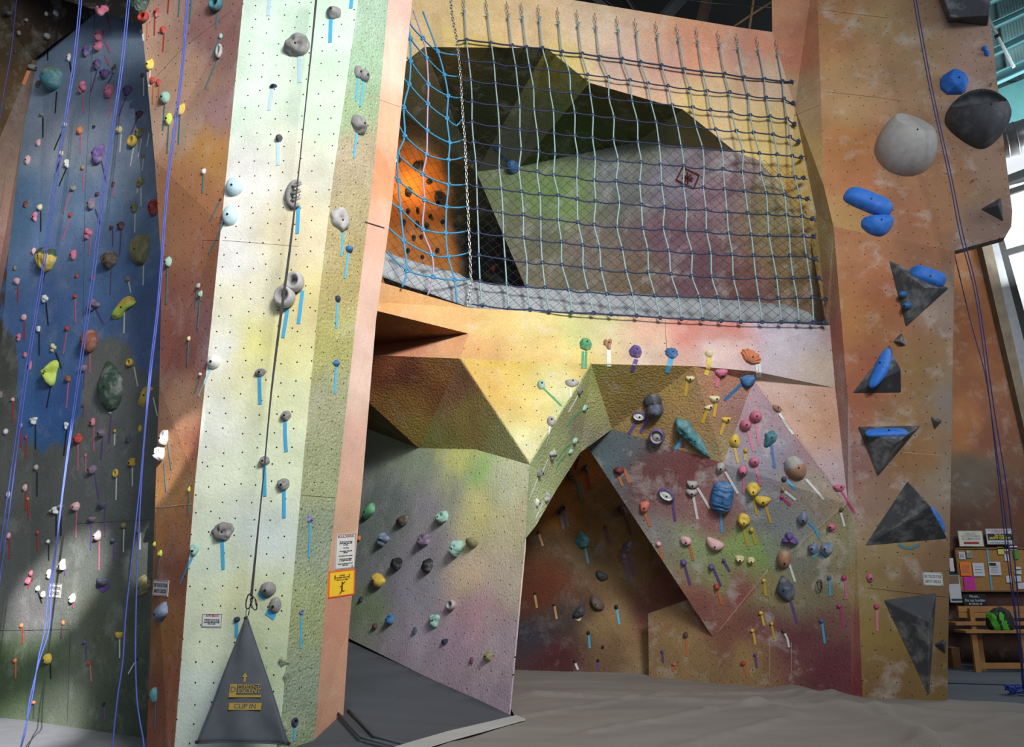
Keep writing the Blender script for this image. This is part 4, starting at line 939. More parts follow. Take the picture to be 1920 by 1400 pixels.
# --- slanted facets
for px,py,w,h,kd,c,tp,pt,r_,lb,ld in [
 (1417,781,24,22,'ball','pink','pink',[(1418,793),(1423,835)],0,'upper right of two large pink ball holds',None),
 (1398,797,22,22,'ball','pink','pink',[(1403,808),(1413,846)],0,'lower left of two large pink ball holds','the large pink balls'),
 (1443,822,34,24,'fin','teal','blue',[(1446,833),(1453,878)],50,'teal ridged hold right of the large pink balls',None),
 (1377,826,21,26,'fin','yellow','gold',[(1377,838),(1384,868)],0,'yellow pointed hold left of the pink balls',None),
 (1398,845,9,9,'knob','gold','gold',[(1398,850),(1397,863)],0,'tiny gold knob between the pink ball holds',None),
 (1414,866,20,18,'ball','pink','pink',[(1417,876),(1426,910)],0,'right one of the lower two pink ball holds',None),
 (1393,881,19,18,'ball','pink','pink',[(1394,891),(1394,925)],0,'left one of the lower two pink ball holds',None),
 (1470,898,11,11,'ball','slate','cyan',[(1476,901),(1493,917)],0,'small slate ball hold left of the tan egg',None),
 (1412,916,26,26,'jug','yellow','gold',[(1413,928),(1419,965)],0,'yellow crescent hold above the yellow saucer hold',None),
 (1430,937,30,17,'bean','yellow','gold',[(1434,944),(1446,980)],0,'wide yellow saucer hold on the slanted facet','the yellow saucer hold'),
 (1468,917,8,9,'knob','tan','white',[(1471,920),(1492,937)],0,'tiny tan knob with white tape below the slate ball',None),
 (1466,931,8,8,'knob','magenta','magenta',[(1468,934),(1482,947)],0,'tiny magenta knob with magenta tape on the slanted facet',None),
 (1350,877,25,17,'fin','ltgrey','white',[(1360,884),(1384,925)],70,'pale pointed hold at the corner of the arch ceiling',None),
 (1298,907,22,14,'bean','ltgrey','white',[(1308,914),(1331,953)],0,'upper grey crescent of the pair left of the blue block',None),
 (1297,922,22,14,'bean','ltgrey','white',[(1300,930),(1308,973)],0,'lower grey crescent of the pair left of the blue block',None),
 (1207,950,26,18,'fin','salmon','orange',[(1207,958),(1219,986)],60,'salmon pointed hold at the left of the overhang','the salmon hold'),
 (1457,765,20,12,'fin','tan','white',[(1461,775),(1487,814)],-45,'tan slim hold on the upper right arch edge',None),
 (1394,974,25,25,'jug','yellow','gold',[(1393,985),(1402,1023)],0,'yellow cupped hold above the green painted patch',None),
 (1409,993,9,10,'knob','gold','gold',[(1411,998),(1417,1020)],0,'small gold knob just right of the yellow cupped hold',None),
 (1480,1010,28,20,'lump','purple',None,None,0,'dark purple rough cluster hold on the slanted facet','the purple cluster'),
 (1470,1047,28,34,'egg','tan','white',[(1480,1056),(1491,1090)],0,'tan and grey rounded hold above the slate teardrop',None),
 (1473,1103,34,50,'drop','slate','purple',[(1483,1127),(1495,1168)],10,'large slate teardrop hold with thin purple tape','the slate teardrop'),
 (1340,1019,36,20,'bean','palepink',None,None,-22,'long pinkish white slot hold on the green patch','the pinkish slot hold'),
 (1286,1013,23,16,'block','palepink','orange',[(1293,1022),(1300,1050)],-15,'pale pink block hold left of the pinkish slot hold',None),
 (1235,1019,11,9,'knob','palepink','orange',[(1236,1023),(1242,1047)],0,'small pink hold on the overhang edge',None),
 (1282,1053,12,12,'jug','purple','purple',[(1284,1060),(1294,1096)],0,'left purple knob on the green patch',None),
 (1334,1062,12,11,'jug','purple','purple',[(1338,1066),(1352,1098)],0,'middle purple knob on the green patch',None),
 (1357,1050,7,7,'knob','purple','purple',[(1358,1053),(1368,1071)],0,'smallest purple knob, rightmost on the green patch',None),
 (1387,1047,19,13,'jug','cream','gold',[(1388,1055),(1394,1056)],0,'left cream slotted pebble at the facet fold',None),
 (1408,1050,15,12,'jug','cream','gold',[(1407,1058),(1416,1058)],0,'right cream slotted pebble at the facet fold',None),
 (1344,1099,12,11,'jug','red','orange',[(1345,1105),(1354,1133)],0,'red knob hold below the green painted patch',None)]:
    H('v',px,py,w,h,kd,c,tape=tp,pts=pt,rot=r_,label=lb,land=ld)
H('v',1491,877,38,48,'egg','tan',tape='white',pts=[(1511,898),(1545,936)],rot=25,label='large tan and white egg hold on the slanted facet',land='the tan egg',col2='ltgrey')
H('v',1354,931,42,58,'ridged','blue',tape='cyan',pts=[(1351,960),(1354,998)],label='big blue ridged block hold on the overhang',land='the blue ridged block',rot=-5)
H('v',1250,926,34,20,'rimmed','purple',tape='purple',pts=[(1261,938),(1266,977)],rot=-28,label='oval white bowl hold with dark purple rim on the overhang',col2='white',land='the oval purple-rimmed bowl')
H('v',1160,881,22,16,'fin','dkred',tape='orange',pts=[[(1157,887),(1168,911)],[(1170,878),(1180,905)]],label='dark red hold with two orange tapes deep in the arch')
for px,py,w,h,kd,c,tp,pt,r_,lb in [
 (1573,914,22,13,'bean','pink','magenta',[(1578,922),(1603,962)],0,'pink bean hold at the right point of the arch facet'),
 (1578,955,8,9,'knob','brown','white',[(1577,961),(1584,987)],0,'tiny brown knob with white tape under the pink bean hold'),
 (1505,970,22,23,'fin','bluegrey','cyan',[(1516,978),(1528,990),(1538,1010)],0,'blue ribbed hold with bent blue tape on facet fold'),
 (1560,988,15,14,'ball','pink','pink',[(1558,994),(1566,996)],0,'pink ball hold right of the blue ribbed hold'),
 (1526,1027,20,24,'fin','bluegrey','cyan',[(1524,1044),(1533,1037)],-20,'left of two blue-grey ribbed holds below the fold'),
 (1549,1029,28,24,'fin','bluegrey','cyan',[(1537,1038),(1545,1046)],40,'right of two blue-grey ribbed holds below the fold'),
 (1432,1088,8,8,'knob','yellow','gold',[(1434,1092),(1436,1117)],0,'tiny yellow knob left of the slate teardrop'),
 (1427,1149,8,8,'knob','yellow','yellow',[(1429,1153),(1433,1173)],0,'tiny yellow knob, upper left of the low yellow trio'),
 (1411,1182,8,8,'knob','yellow','yellow',[(1413,1186),(1417,1208)],0,'tiny yellow knob, lower left of the low yellow trio'),
 (1447,1169,7,8,'knob','gold','gold',[(1448,1173),(1452,1198)],0,'tiny gold knob, rightmost of the low yellow trio'),
 (1470,1182,8,9,'knob','brown','white',[(1472,1187),(1477,1198),(1480,1213)],0,'small brown knob with curved white tape, low wall'),
 (1555,1083,8,9,'knob','blue','cyan',[(1556,1090),(1557,1117)],0,'blue knob right of the hanging carabiner'),
 (1583,1083,10,10,'knob','magenta','pink',[(1585,1088),(1588,1123)],0,'magenta knob in line with the blue knob'),
 (1631,1083,13,17,'egg','pink',None,None,0,'pink egg hold left of the low safety checks sign'),
 (1574,1135,9,9,'jug','magenta','magenta',[(1577,1140),(1582,1176)],0,'magenta knob on the darker strip, lower left one'),
 (1643,1137,10,10,'jug','magenta','pink',[(1644,1143),(1645,1183)],0,'magenta knob left of the tallest charcoal volume'),
 (1540,1164,8,8,'knob','blue','cyan',[(1542,1169),(1547,1206)],0,'blue knob with long blue tape on the purple low wall'),
 (1286,1190,9,12,'jug','maroon','orange',[(1287,1197),(1288,1230)],0,'dark red knob with orange tape right of the step'),
 (1242,1221,6,7,'knob','purple','purple',[(1242,1225),(1244,1242)],0,'tiny purple knob near the floor by the step'),
 (1264,1245,8,7,'knob','salmon','orange',[(1263,1248),(1262,1258)],0,'tiny salmon knob touching the floor by the step'),
 (1394,1243,10,9,'jug','red','orange',[(1396,1248),(1403,1270)],0,'red knob with orange tape lowest beside the tarpaulin'),
 (1416,1227,6,7,'knob','purple','purple',[(1417,1231),(1419,1252)],0,'tiny purple knob right of the lowest red knob')]:
    H('x',px,py,w,h,kd,c,tape=tp,pts=pt,rot=r_,label=lb)
# --- dark wall inside the arch
for px,py,w,h,kd,c,tp,pt,r_,lb in [
 (1085,854,12,10,'fin','brown','dkred',[(1083,860),(1078,880)],0,'dark fin hold highest on the wall inside the arch'),
 (1098,880,14,14,'lump','brown','red',[(1101,888),(1107,918)],0,'dark lumpy hold with red tape inside the arch'),
 (1072,893,12,26,'spike','dkgrey','teal',[(1083,905),(1090,937)],30,'dark forked hold with teal tape inside the arch'),
 (1048,961,11,11,'ring','dkgrey','bluegrey',[(1051,967),(1057,992)],0,'left dark knob of the close pair inside the arch'),
 (1056,953,10,11,'ring','dkgrey','bluegrey',[(1059,959),(1066,987)],0,'right dark knob of the close pair inside the arch'),
 (1009,998,6,6,'knob','black','wood',[(1011,1001),(1018,1023)],0,'tiny black knob above the leaf-shaped volume'),
 (1091,1012,26,30,'fin','teal','teal',[(1097,1025),(1103,1056)],20,'dark teal cone hold in the middle of the arch opening'),
 (1167,957,16,20,'egg','brown','maroon',[(1173,968),(1183,1002)],30,'brown hold near the overhang edge inside the arch'),
 (1135,988,6,7,'knob','maroon','maroon',[(1136,991),(1145,1021)],0,'tiny maroon knob with maroon tape inside the arch'),
 (1176,1025,16,28,'fin','mauve','purple',[(1180,1040),(1189,1078)],-20,'grey-mauve fin hold, upper of two with purple tape'),
 (1169,1046,10,22,'egg','mauve','purple',[(1173,1057),(1179,1092)],0,'slim mauve hold, lower of two with purple tape'),
 (1128,1079,26,16,'bean','dkgrey',None,None,-25,'charcoal bone-shaped hold inside the arch'),
 (1119,1130,34,20,'bean','brown','purple',[(1127,1143),(1135,1138)],-50,'large curved brown hold inside the arch'),
 (1086,1147,28,18,'bean','dkgrey','cream',[(1078,1158),(1086,1162),(1090,1155)],50,'curved charcoal hold edged with white tape inside the arch'),
 (1003,1112,5,5,'knob','black','wood',[(1003,1115),(1007,1139)],0,'tiny black knob below the leaf-shaped volume'),
 (1038,1134,5,5,'knob','black','wood',[(1040,1136),(1044,1160)],0,'tiny black knob with tan tape, low left inside arch'),
 (1155,1138,8,9,'knob','black','cyan',[(1157,1142),(1161,1170)],0,'black knob with blue tape, upper one inside the arch'),
 (1103,1186,7,8,'knob','black','cyan',[(1104,1190),(1106,1215)],0,'black knob with blue tape, lower one inside the arch'),
 (1130,1213,6,7,'block','black',None,None,0,'tiny black wedge hold near the arch floor'),
 (1121,1238,6,6,'knob','black','purple',[(1121,1241),(1122,1256)],0,'tiny black knob with purple tape at the arch floor'),
 (1077,1240,5,5,'knob','black','white',[(1079,1243),(1084,1255)],0,'tiny black knob with white tape at the arch floor')]:
    H('k',px,py,w,h,kd,c,tape=tp,pts=pt,rot=r_,label=lb,chalk=.15)
# behind the net
H('i',964,315,24,24,'ball','blue',label='blue ball hold behind the net',land='the blue ball behind the net',tape='blue',pts=[(958,308),(925,272)])
for px,py,w,h,lb in [(784,313,22,18,'black hold nearest the warm lamp behind the net'),(766,360,14,20,'black hold far left on the orange wall behind the net'),(822,370,16,28,'tall black hold on the orange wall behind the net')]:
    H('u',px,py,w,h,'block','black',label=lb)
for i,(px,py,w,h) in enumerate([(804,341,10,10),(765,395,8,10),(783,394,7,12),(807,405,8,9),(758,417,7,14),(782,420,9,13),(800,424,9,15),(830,416,9,9),(776,446,8,12),(790,444,7,10),(765,470,8,10),(820,470,9,12),(792,482,8,9)]):
    H('u',px,py,w,h,'knob','black')
H('u',924,503,8,11,'knob','red',label='small red hold in the dark gap behind the net')

# ---- labels: look first, then a neighbour one can find, then the order on its wall
from collections import defaultdict
def base_label(r):
    s = 'small ' if max(r['w'], r['h']) < 11 else ''
    return s + cn(r['col']) + ' ' + WORD[r['kind']] + ' hold' + (' with ' + cn(r['tape']) + ' tape' if r['tape'] else '')
groups = defaultdict(list)
for r in HOLDS:
    if not r['label']: groups[(base_label(r), r['face'])].append(r)
used = {r['label'] for r in HOLDS if r['label']}
ORD = ['topmost', 'second from the top', 'third from the top', 'fourth from the top', 'fifth from the top', 'sixth from the top', 'seventh from the top', 'eighth from the top', 'ninth from the top', 'tenth from the top', 'eleventh from the top', 'twelfth from the top', 'thirteenth from the top', 'fourteenth from the top']
for (bl, fc), rs in groups.items():
    fcn = FACE[fc]
    if len(rs) == 1:
        rs[0]['label'] = bl + ' on the ' + fcn; used.add(rs[0]['label']); continue
    rs.sort(key=lambda r: (r['y'], r['x']))
    rel = []
    for r in rs:
        best = None
        for l in LAND:
            dx, dy = r['x']-l['x'], r['y']-l['y']; d = math.hypot(dx, dy)
            if d < 75 and (best is None or d < best[0]):
                best = (d, ('left of ' if dx < 0 else 'right of ') if abs(dx) > abs(dy) else ('above ' if dy < 0 else 'below '), l['land'])
        rel.append(bl + ', ' + best[1] + best[2] if best else None)
    for i, r in enumerate(rs):
        if rel[i] and rel.count(rel[i]) == 1 and len(rel[i].split()) <= 16: lb = rel[i]
        else: lb = bl + ' on the ' + fcn + ', ' + ORD[i]
        if len(lb.split()) > 16: lb = lb.replace(' with ', ', ').replace(' from the top', ' from top')
        if len(lb.split()) > 16: lb = lb.replace('on the ', 'on ')
        r['label'] = lb
GRP = dict(b='holds on the blue-painted wall', g='holds on the grey-painted left wall', s='holds on the brown pillar side', p='holds on the pillar front', q='holds on the green pillar strip', w='holds on the bouldering wall', r='holds on the arch rib',
  n='holds on the band under the net', c='holds on the arch ceiling', v='holds on the slanted facets', x='holds on the lower right wall', k='holds inside the arch', i='holds behind the net', u='holds on the far orange wall', d='holds on the dark top left wall')
for r in HOLDS: tag(r['o'], r['label'], 'climbing hold', GRP[r['face']])
# ============================================================= VOLUMES ON THE RIGHT PANEL
VOLM = simple_mat('volume_charcoal', (66,69,75), rough=.7, nscale=5, namt=.16, bump=.25, chalk=.5)
PANEL = ['wall_right_panel']
PN = hit(1690, 800, only=PANEL)[1]
def pyramid(pts, apex, hgt, label, top=None):
    base = [hit(*p, only=PANEL) for p in pts]
    n = base[0][1]; B = [b_[0] for b_ in base]
    bm = bmesh.new(); bv = [bm.verts.new(p+n*.002) for p in B]
    if top is None:
        d = ray(*apex); p0 = B[0]+n*hgt; ap = C0+d*((p0-C0).dot(n)/d.dot(n)); av = bm.verts.new(ap)
        for i in range(len(bv)): bm.faces.new((bv[i], bv[(i+1) % len(bv)], av))
    else:
        tv = []
        for q in top:
            d = ray(*q); p0 = B[0]+n*hgt; tv.append(bm.verts.new(C0+d*((p0-C0).dot(n)/d.dot(n))))
        for i in range(len(bv)): j = (i+1) % len(bv); bm.faces.new((bv[i], bv[j], tv[j], tv[i]))
        bm.faces.new(tv)
    bm.faces.new(bv[::-1])
    bmesh.ops.recalc_face_normals(bm, faces=bm.faces[:])
    bmesh.ops.bevel(bm, geom=[e for e in bm.edges], offset=.008, segments=1, affect='EDGES', clamp_overlap=True)
    nm = 'climbing_volume%d' % len(TREES); TREES.append((BVHTree.FromBMesh(bm), nm))
    o = mk('climbing_volume', bm, VOLM); tag(o, label, 'climbing volume', 'charcoal volumes on the orange panel')
    return nm, o
v1n, _ = pyramid([(1666,487),(1780,540),(1698,614)], (1734,538), .26, 'charcoal triangle volume below the two bright blue slabs, two blue balls on it')
v2n, _ = pyramid([(1597,737),(1690,736),(1667,645)], (1689,692), .24, 'charcoal pyramid volume with a blue curved band on its upper left')
v3n, _ = pyramid([(1607,799),(1727,797),(1645,894)], (1679,831), .26, 'charcoal pyramid volume pointing down with a blue top, mid panel')
v4n, _ = pyramid([(1620,1023),(1777,1010),(1701,901)], (1744,948), .34, 'largest wide charcoal pyramid volume, above the safety checks sign')
v5n, _ = pyramid([(1656,1124),(1756,1110),(1742,1307)], (1741,1166), .26, 'tallest charcoal volume, tapering down to the floor')
pyramid([(1673,640),(1699,649),(1691,622)], (1690,641), .09, 'small charcoal pyramid volume just above the blue-banded pyramid')
pyramid([(1744,778),(1768,788),(1752,806)], (1756,790), .09, 'small charcoal pyramid volume right of the downward pyramid')
pyramid([(1838,392),(1882,416),(1877,370)], (1872,384), .14, 'small charcoal pyramid volume at the lower right corner of upper panel')
pyramid([(1750,1208),(1773,1227),(1774,1195)], (1769,1206), .10, 'small charcoal pyramid at the panel edge beside the tallest volume')
pyramid([(1750,-30),(1777,41),(1852,49),(1858,-30)], None, .2, 'charcoal box volume cut off by the top of the frame', top=[(1762,-30),(1782,33),(1855,28),(1860,-30)])
ONLY.update(V1=[v1n], V2=[v2n], V3=[v3n]); TW.update(V1=5, V2=5, V3=5)
def H2(face, *a, **k):
    lb = k.pop('label'); o = hold(face, *a, label=lb, chalk=.12, **k); tag(o, lb, 'climbing hold', 'big holds on the orange panel'); return o
H2('o',1697,276,116,112,'cut','ltgrey',rot=0,label='huge light grey dome hold with a sliced flat face')
H2('o',1832,226,122,112,'bowl','dkgrey',rot=-4,label='huge charcoal bowl-shaped hold at the upper right')
H2('o',1788,159,54,46,'block','brightblue',label='bright blue faceted hold above the charcoal bowl hold')
H2('o',1627,380,94,34,'slab','brightblue',rot=-36,label='long bright blue slab hold, upper of two blue ones')
H2('o',1645,421,60,38,'bean','brightblue',label='bright blue scoop hold under the long blue slab')
H2('o',1832,20,13,12,'knob','brightblue',label='small blue knob on the top charcoal box volume')
H2('o',1846,92,12,10,'knob','brightblue',label='upper of two tiny blue knobs at the panel edge')
H2('o',1850,101,12,11,'knob','brightblue',label='lower of two tiny blue knobs at the panel edge')
H2('o',1737,522,70,34,'slab','brightblue',rot=-28,dk=1.2,label='blue hold peeking over the top edge of a charcoal triangle')
H2('V1',1695,552,14,14,'ball','blue',label='upper small blue ball on the charcoal triangle volume')
H2('V1',1703,573,15,15,'ball','blue',label='lower small blue ball on the charcoal triangle volume')
H2('V2',1652,690,84,26,'bean','brightblue',rot=48,dk=.7,label='curved blue band hold on a pyramid volume')
H2('V3',1662,812,80,20,'slab','brightblue',rot=-12,dk=.6,label='glossy blue hold on top of the downward pyramid volume')
H2('o',1752,975,26,64,'egg','brightblue',rot=22,dk=1.0,label='blue rounded hold peeking from behind the largest pyramid')

# ============================================================= CARGO NET
R_GREY = simple_mat('rope_grey_green', (140,165,168), rough=.8, nscale=160, namt=.3)
R_NAVY = simple_mat('rope_navy', (42,52,80), rough=.8, nscale=160, namt=.25)
R_BLUE = simple_mat('rope_sky_blue', (62,138,178), rough=.7, nscale=120, namt=.15)
R_LILAC = simple_mat('rope_lilac', (165,145,172), rough=.7, nscale=120, namt=.15)
R_KNOT = simple_mat('rope_knot_slate', (52,66,92), rough=.8, nscale=160, namt=.3)
ZINC = simple_mat('zinc_chain', (175,175,172), rough=.35, metal=.9, nscale=80)
rx = {0:[875,879,883,885,885,888,892,894,895,897,898,900,904], 1:[921,926,929,933,936,937,936,940,943,944,947,950,954],
      6:[1091,1102,1107,1112,1111,1116,1114,1117,1114,1124,1127,1138,1146], 12:[1318,1326,1332,1342,1354,1356,1359,1363,1366,1373,1375,1384,1389], 16:[1467,1470,1476,1481,1485,1491,1499,1504,1507,1512,1518,1523,1525]}
ry = {0:[74,114,150,190,228,266,302,350,390,436,478,527,572], 1:[80,117,156,197,237,274,312,354,399,442,486,532,579],
      6:[100,140,178,216,258,297,338,377,421,463,505,551,589], 12:[134,170,206,242,281,317,354,397,437,477,521,558,603], 16:[152,185,222,256,292,332,369,405,442,480,519,557,604]}
top_x = [875,921,960,987,1017,1054,1091,1125,1167,1201,1241,1283,1318,1359,1395,1433,1467]
bot_x = [904,954,994,1030,1072,1113,1146,1194,1238,1278,1318,1352,1389,1429,1465,1498,1525]
anc = [(869,-6),(911,1),(950,4),(977,6),(1009,10),(1045,15),(1081,20),(1115,25),(1156,31),(1190,36),(1229,41),(1268,46),(1305,52),(1345,58),(1380,64),(1418,70),(1454,76)]
ends = [(1484,153),(1487,193),(1489,232),(1497,265),(1502,295),(1506,333),(1513,372),(1523,410),(1525,443),(1527,485),(1535,521),(1548,560),(1546,605)]
chs = [(858,76),(864,112),(868,150),(870,187),(872,228),(874,264),(875,297),(877,344),(879,388),(880,432),(881,478),(882,524),(884,570)]
rnd = random.Random(5)
def node(c, r):
    if c in rx: return rx[c][r], ry[c][r]
    ks = sorted(rx); lo = max(k for k in ks if k < c); hi = min(k for k in ks if k > c)
    def sh(k): return (rx[k][r]-rx[k][0])/(rx[k][12]-rx[k][0])
    t = (c-lo)/(hi-lo); s_ = sh(lo)*(1-t)+sh(hi)*t
    x = top_x[c]+(bot_x[c]-top_x[c])*s_ + (rnd.uniform(-2.5, 2.5) if 0 < r < 12 else 0)
    tx = (x-rx[lo][r])/(rx[hi][r]-rx[lo][r]); return x, ry[lo][r]*(1-tx)+ry[hi][r]*tx + rnd.uniform(-1.5, 1.5)
def nY(r): return 9.03-.034*r+.03*math.sin(r*.7)
NODE = {(c, r): P(*node(c, r), nY(r)-(0 if c < 15 else 0)) for c in range(17) for r in range(13)}
net = empty('cargo_net', P(1200, 600, 8.7))
tag(net, 'large grey and navy knotted rope cargo net hung over the arched opening', 'cargo net')
NM = Matrix.Translation(P(1200, 600, 8.7))
def link_bm(bm, c, ax, side, L=.026, W=.015, r=.0042):
    n = ax.cross(side).normalized(); pts = []
    for k in range(17):
        a = 2*math.pi*k/16; x = math.cos(a)*W*.5; y = math.sin(a)*W*.5+(L*.5-W*.35)*(1 if math.sin(a) > 0 else -1)
        pts.append(c+side*x+ax*y)
    add_tube(bm, pts, r, 6, caps=False)
def sag(a, b, s_, n=6):
    return [a.lerp(b, k/n)+Vector((0, 0, -s_*math.sin(math.pi*k/n))) for k in range(n+1)]
for c in range(17):
    bm = bmesh.new(); wallp = hit(*anc[c], only=['wall_arch']); A = (P(anc[c][0], anc[c][1], 9.05))
    A2 = A.lerp(NODE[(c, 0)], .30); pts = [A2]+[NODE[(c, r)] for r in range(13)]
    add_tube(bm, smooth_path(pts, 4), .0092, 8)
    tl_ = Vector((rnd.choice((-1, 1))*.035, -.02, rnd.uniform(-.02, .02)))
    add_tube(bm, [A2, A2+tl_], .007, 6)
    add_tube(bm, smooth_path([A2+Vector((math.cos(k*1.3)*.014, math.sin(k*1.3)*.014, -.004*k)) for k in range(14)], 2), .006, 5)
    mk('vertical_rope', bm, R_GREY, parent=net, pm=NM)
    bm = bmesh.new(); ax = (A2-A).normalized()
    for k in range(3): link_bm(bm, A.lerp(A2, (k+.4)/3.2), ax, Vector((1, 0, 0)) if k % 2 else Vector((.3, .95, 0)).normalized(), L=.05, W=.026, r=.004)
    mk('anchor_chain', bm, ZINC, parent=net, pm=NM)
for r in range(13):
    bm = bmesh.new(); pts = [P(*chs[r], 8.82)]; last = None
    seq = [P(*chs[r], nY(r)-.02)]+[NODE[(c, r)] for c in range(17)]+[P(ends[r][0], ends[r][1], nY(r)+.02)]
    path = []
    for i in range(len(seq)-1):
        g_ = sag(seq[i], seq[i+1], .004+rnd.random()*(.022 if 0 < r < 12 else .005), 5); path += g_[:-1]
    path.append(seq[-1])
    add_tube(bm, path, .0085 if r else .011, 7)
    e_ = seq[-1]     # frayed end knot
    for k in range(3): add_tube(bm, [e_, e_+Vector((rnd.uniform(-.02, .05), -.02, rnd.uniform(-.05, .04)))], .006, 5)
    mk('horizontal_rope', bm, R_NAVY, parent=net, pm=NM)
def knot_bm(bm, c, r=.026, seed=0):
    q = random.Random(seed); M_ = Matrix.Translation(c) @ Matrix.Rotation(q.uniform(0, 3), 4, 'Y')
    for k in range(2):
        pts = [M_ @ Vector((math.cos(a)*r*.62, math.sin(a*2+k)*r*.35, math.sin(a)*r*.62)) for a in [i*2*math.pi/10+k*1.5 for i in range(11)]]
        add_tube(bm, pts, r*.42, 6, caps=False)
kb = bmesh.new(); knot_bm(kb, Vector((0, 0, 0))); kme = bpy.data.meshes.new('knot'); kb.to_mesh(kme); kb.free(); kme.materials.append(R_KNOT)
cells = sorted([(c, r) for c in range(17) for r in range(13)], key=lambda k: depth(NODE[k]))
for c, r in cells[:84]:
    o = bpy.data.objects.new('knot', kme); COL.objects.link(o); o.parent = net; o.matrix_parent_inverse = NM.inverted(); o.location = NODE[(c, r)]; o.rotation_euler = (0, c*1.1+r, 0)
for r in range(13):
    o = bpy.data.objects.new('knot', kme); COL.objects.link(o); o.parent = net; o.matrix_parent_inverse = NM.inverted(); o.location = P(ends[r][0], ends[r][1], nY(r)+.02); o.rotation_euler = (0, r, 0); o.scale = (1.1, 1.1, 1.1)
bm = bmesh.new()
for c, r in cells[84:]: knot_bm(bm, NODE[(c, r)], seed=c*20+r)
o = mk('knot', bm, R_KNOT, parent=net, pm=NM); o['kind'] = 'stuff'
# --- blue side net between the pillar and the chain
cA = [(765,40),(769,72),(770,115),(767,158),(757,202),(759,255),(746,290),(747,338),(751,392),(757,451),(763,507),(754,538)]
cB = [(775,20),(793,72),(800,108),(803,158),(802,195),(801,245),(800,290),(793,327),(796,375),(793,430),(810,478),(812,519),(802,553)]
cC = [(793,22),(821,97),(833,140),(840,180),(838,222),(843,268),(841,300),(841,346),(837,388),(836,437),(840,481),(852,524),(857,569)]
Yl = (8.0, 8.25, 8.5, 8.74)
A_ = [P(x, y, Yl[0]) for x, y in cA]; B_ = [P(x, y, Yl[1]) for x, y in cB]; C_ = [P(x, y, Yl[2]) for x, y in cC]
bn = empty('side_cargo_net', P(800, 540, 8.3)); tag(bn, 'sky blue rope cargo net between the pillar and the hanging chain', 'cargo net')
BM_ = Matrix.Translation(P(800, 540, 8.3))
for pts, m_ in ((A_, R_BLUE), (B_, R_LILAC), (C_, R_BLUE)):
    bm = bmesh.new(); add_tube(bm, smooth_path(pts, 4), .0105, 8); mk('vertical_rope', bm, m_, parent=bn, pm=BM_)
hor = [[(760,22),A_[0],B_[1],C_[1],(860,103)],[(757,60),A_[1],B_[2],C_[2],(863,143)],[(754,95),A_[2],B_[3],C_[3],(866,183)],[(750,135),A_[3],B_[4],C_[4],(856,236),(870,218)],
       [(745,180),A_[4],B_[5],C_[5],(870,261)],[(744,225),A_[5],B_[6],C_[6],(873,293)],[(735,268),A_[6],B_[7],C_[7],(875,345)],[(732,318),A_[7],B_[8],C_[8],(877,387)],[(724,370),A_[8],B_[9],C_[9],(879,432)],
       [(722,420),A_[9],B_[10],C_[10],(883,472)],[(724,470),A_[10],B_[11],C_[11],(881,522)]]
for j, hp in enumerate(hor):
    bm = bmesh.new(); pts = []
    for i, p in enumerate(hp):
        if isinstance(p, tuple): p = P(p[0], p[1], 7.86 if i == 0 else (8.74 if i == len(hp)-1 else 8.62))
        pts.append(p)
    path = []
    for i in range(len(pts)-1): path += sag(pts[i], pts[i+1], .012, 5)[:-1]
    path.append(pts[-1]); add_tube(bm, path, .0095, 7); mk('horizontal_rope', bm, R_BLUE, parent=bn, pm=BM_)
bme = kme.copy(); bme.materials.clear(); bme.materials.append(R_BLUE)
for p in A_[:11]+B_[1:12]+C_[1:12]:
    o = bpy.data.objects.new('knot', bme); COL.objects.link(o); o.parent = bn; o.matrix_parent_inverse = BM_.inverted(); o.location = p; o.rotation_euler = (0, p.z*3, 0); o.scale = (1.15, 1.15, 1.15)
# --- hanging chain
path = smooth_path([P(x, y, 8.58) for x, y in ((843,-24),(848,30),(857,78),(864,150),(868,220),(872,270),(875,344),(879,430),(883,530),(878,562),(877,590))], 12)
acc = [0]
for i in range(1, len(path)): acc.append(acc[-1]+(path[i]-path[i-1]).length)
ch = empty('hanging_chain', path[-1]); tag(ch, 'zinc steel chain hanging between the blue and grey nets', 'chain'); CM = Matrix.Translation(path[-1])
nl = min(98, int(acc[-1]/.038)); 
def along(d_):
    for i in range(1, len(path)):
        if acc[i] >= d_: t = (d_-acc[i-1])/(acc[i]-acc[i-1]); return path[i-1].lerp(path[i], t), (path[i]-path[i-1]).normalized()
    return path[-1], (path[-1]-path[-2]).normalized()
lb_ = bmesh.new(); link_bm(lb_, Vector(), Vector((0, 0, 1)), Vector((1, 0, 0)), L=.050, W=.026, r=.0052); lme = bpy.data.meshes.new('chain_link'); lb_.to_mesh(lme); lb_.free(); lme.materials.append(ZINC)
for k in range(nl):
    p, ax = along(acc[-1]*(k+.5)/nl); o = bpy.data.objects.new('chain_link', lme); COL.objects.link(o); o.parent = ch
    q = ax.to_track_quat('Z', 'X') ; M_ = Matrix.Translation(p) @ q.to_matrix().to_4x4() @ Matrix.Rotation(R(25+90*(k % 2)), 4, 'Z')
    o.matrix_parent_inverse = CM.inverted(); o.matrix_basis = M_
bm = bmesh.new(); hk = [path[-1]+Vector(v) for v in ((0,0,.02),(.004,0,-.01),(.012,0,-.035),(0,0,-.055),(-.02,0,-.05),(-.024,0,-.03))]
add_tube(bm, smooth_path(hk, 4), .008, 8); mk('hook', bm, ZINC, parent=ch, pm=CM)
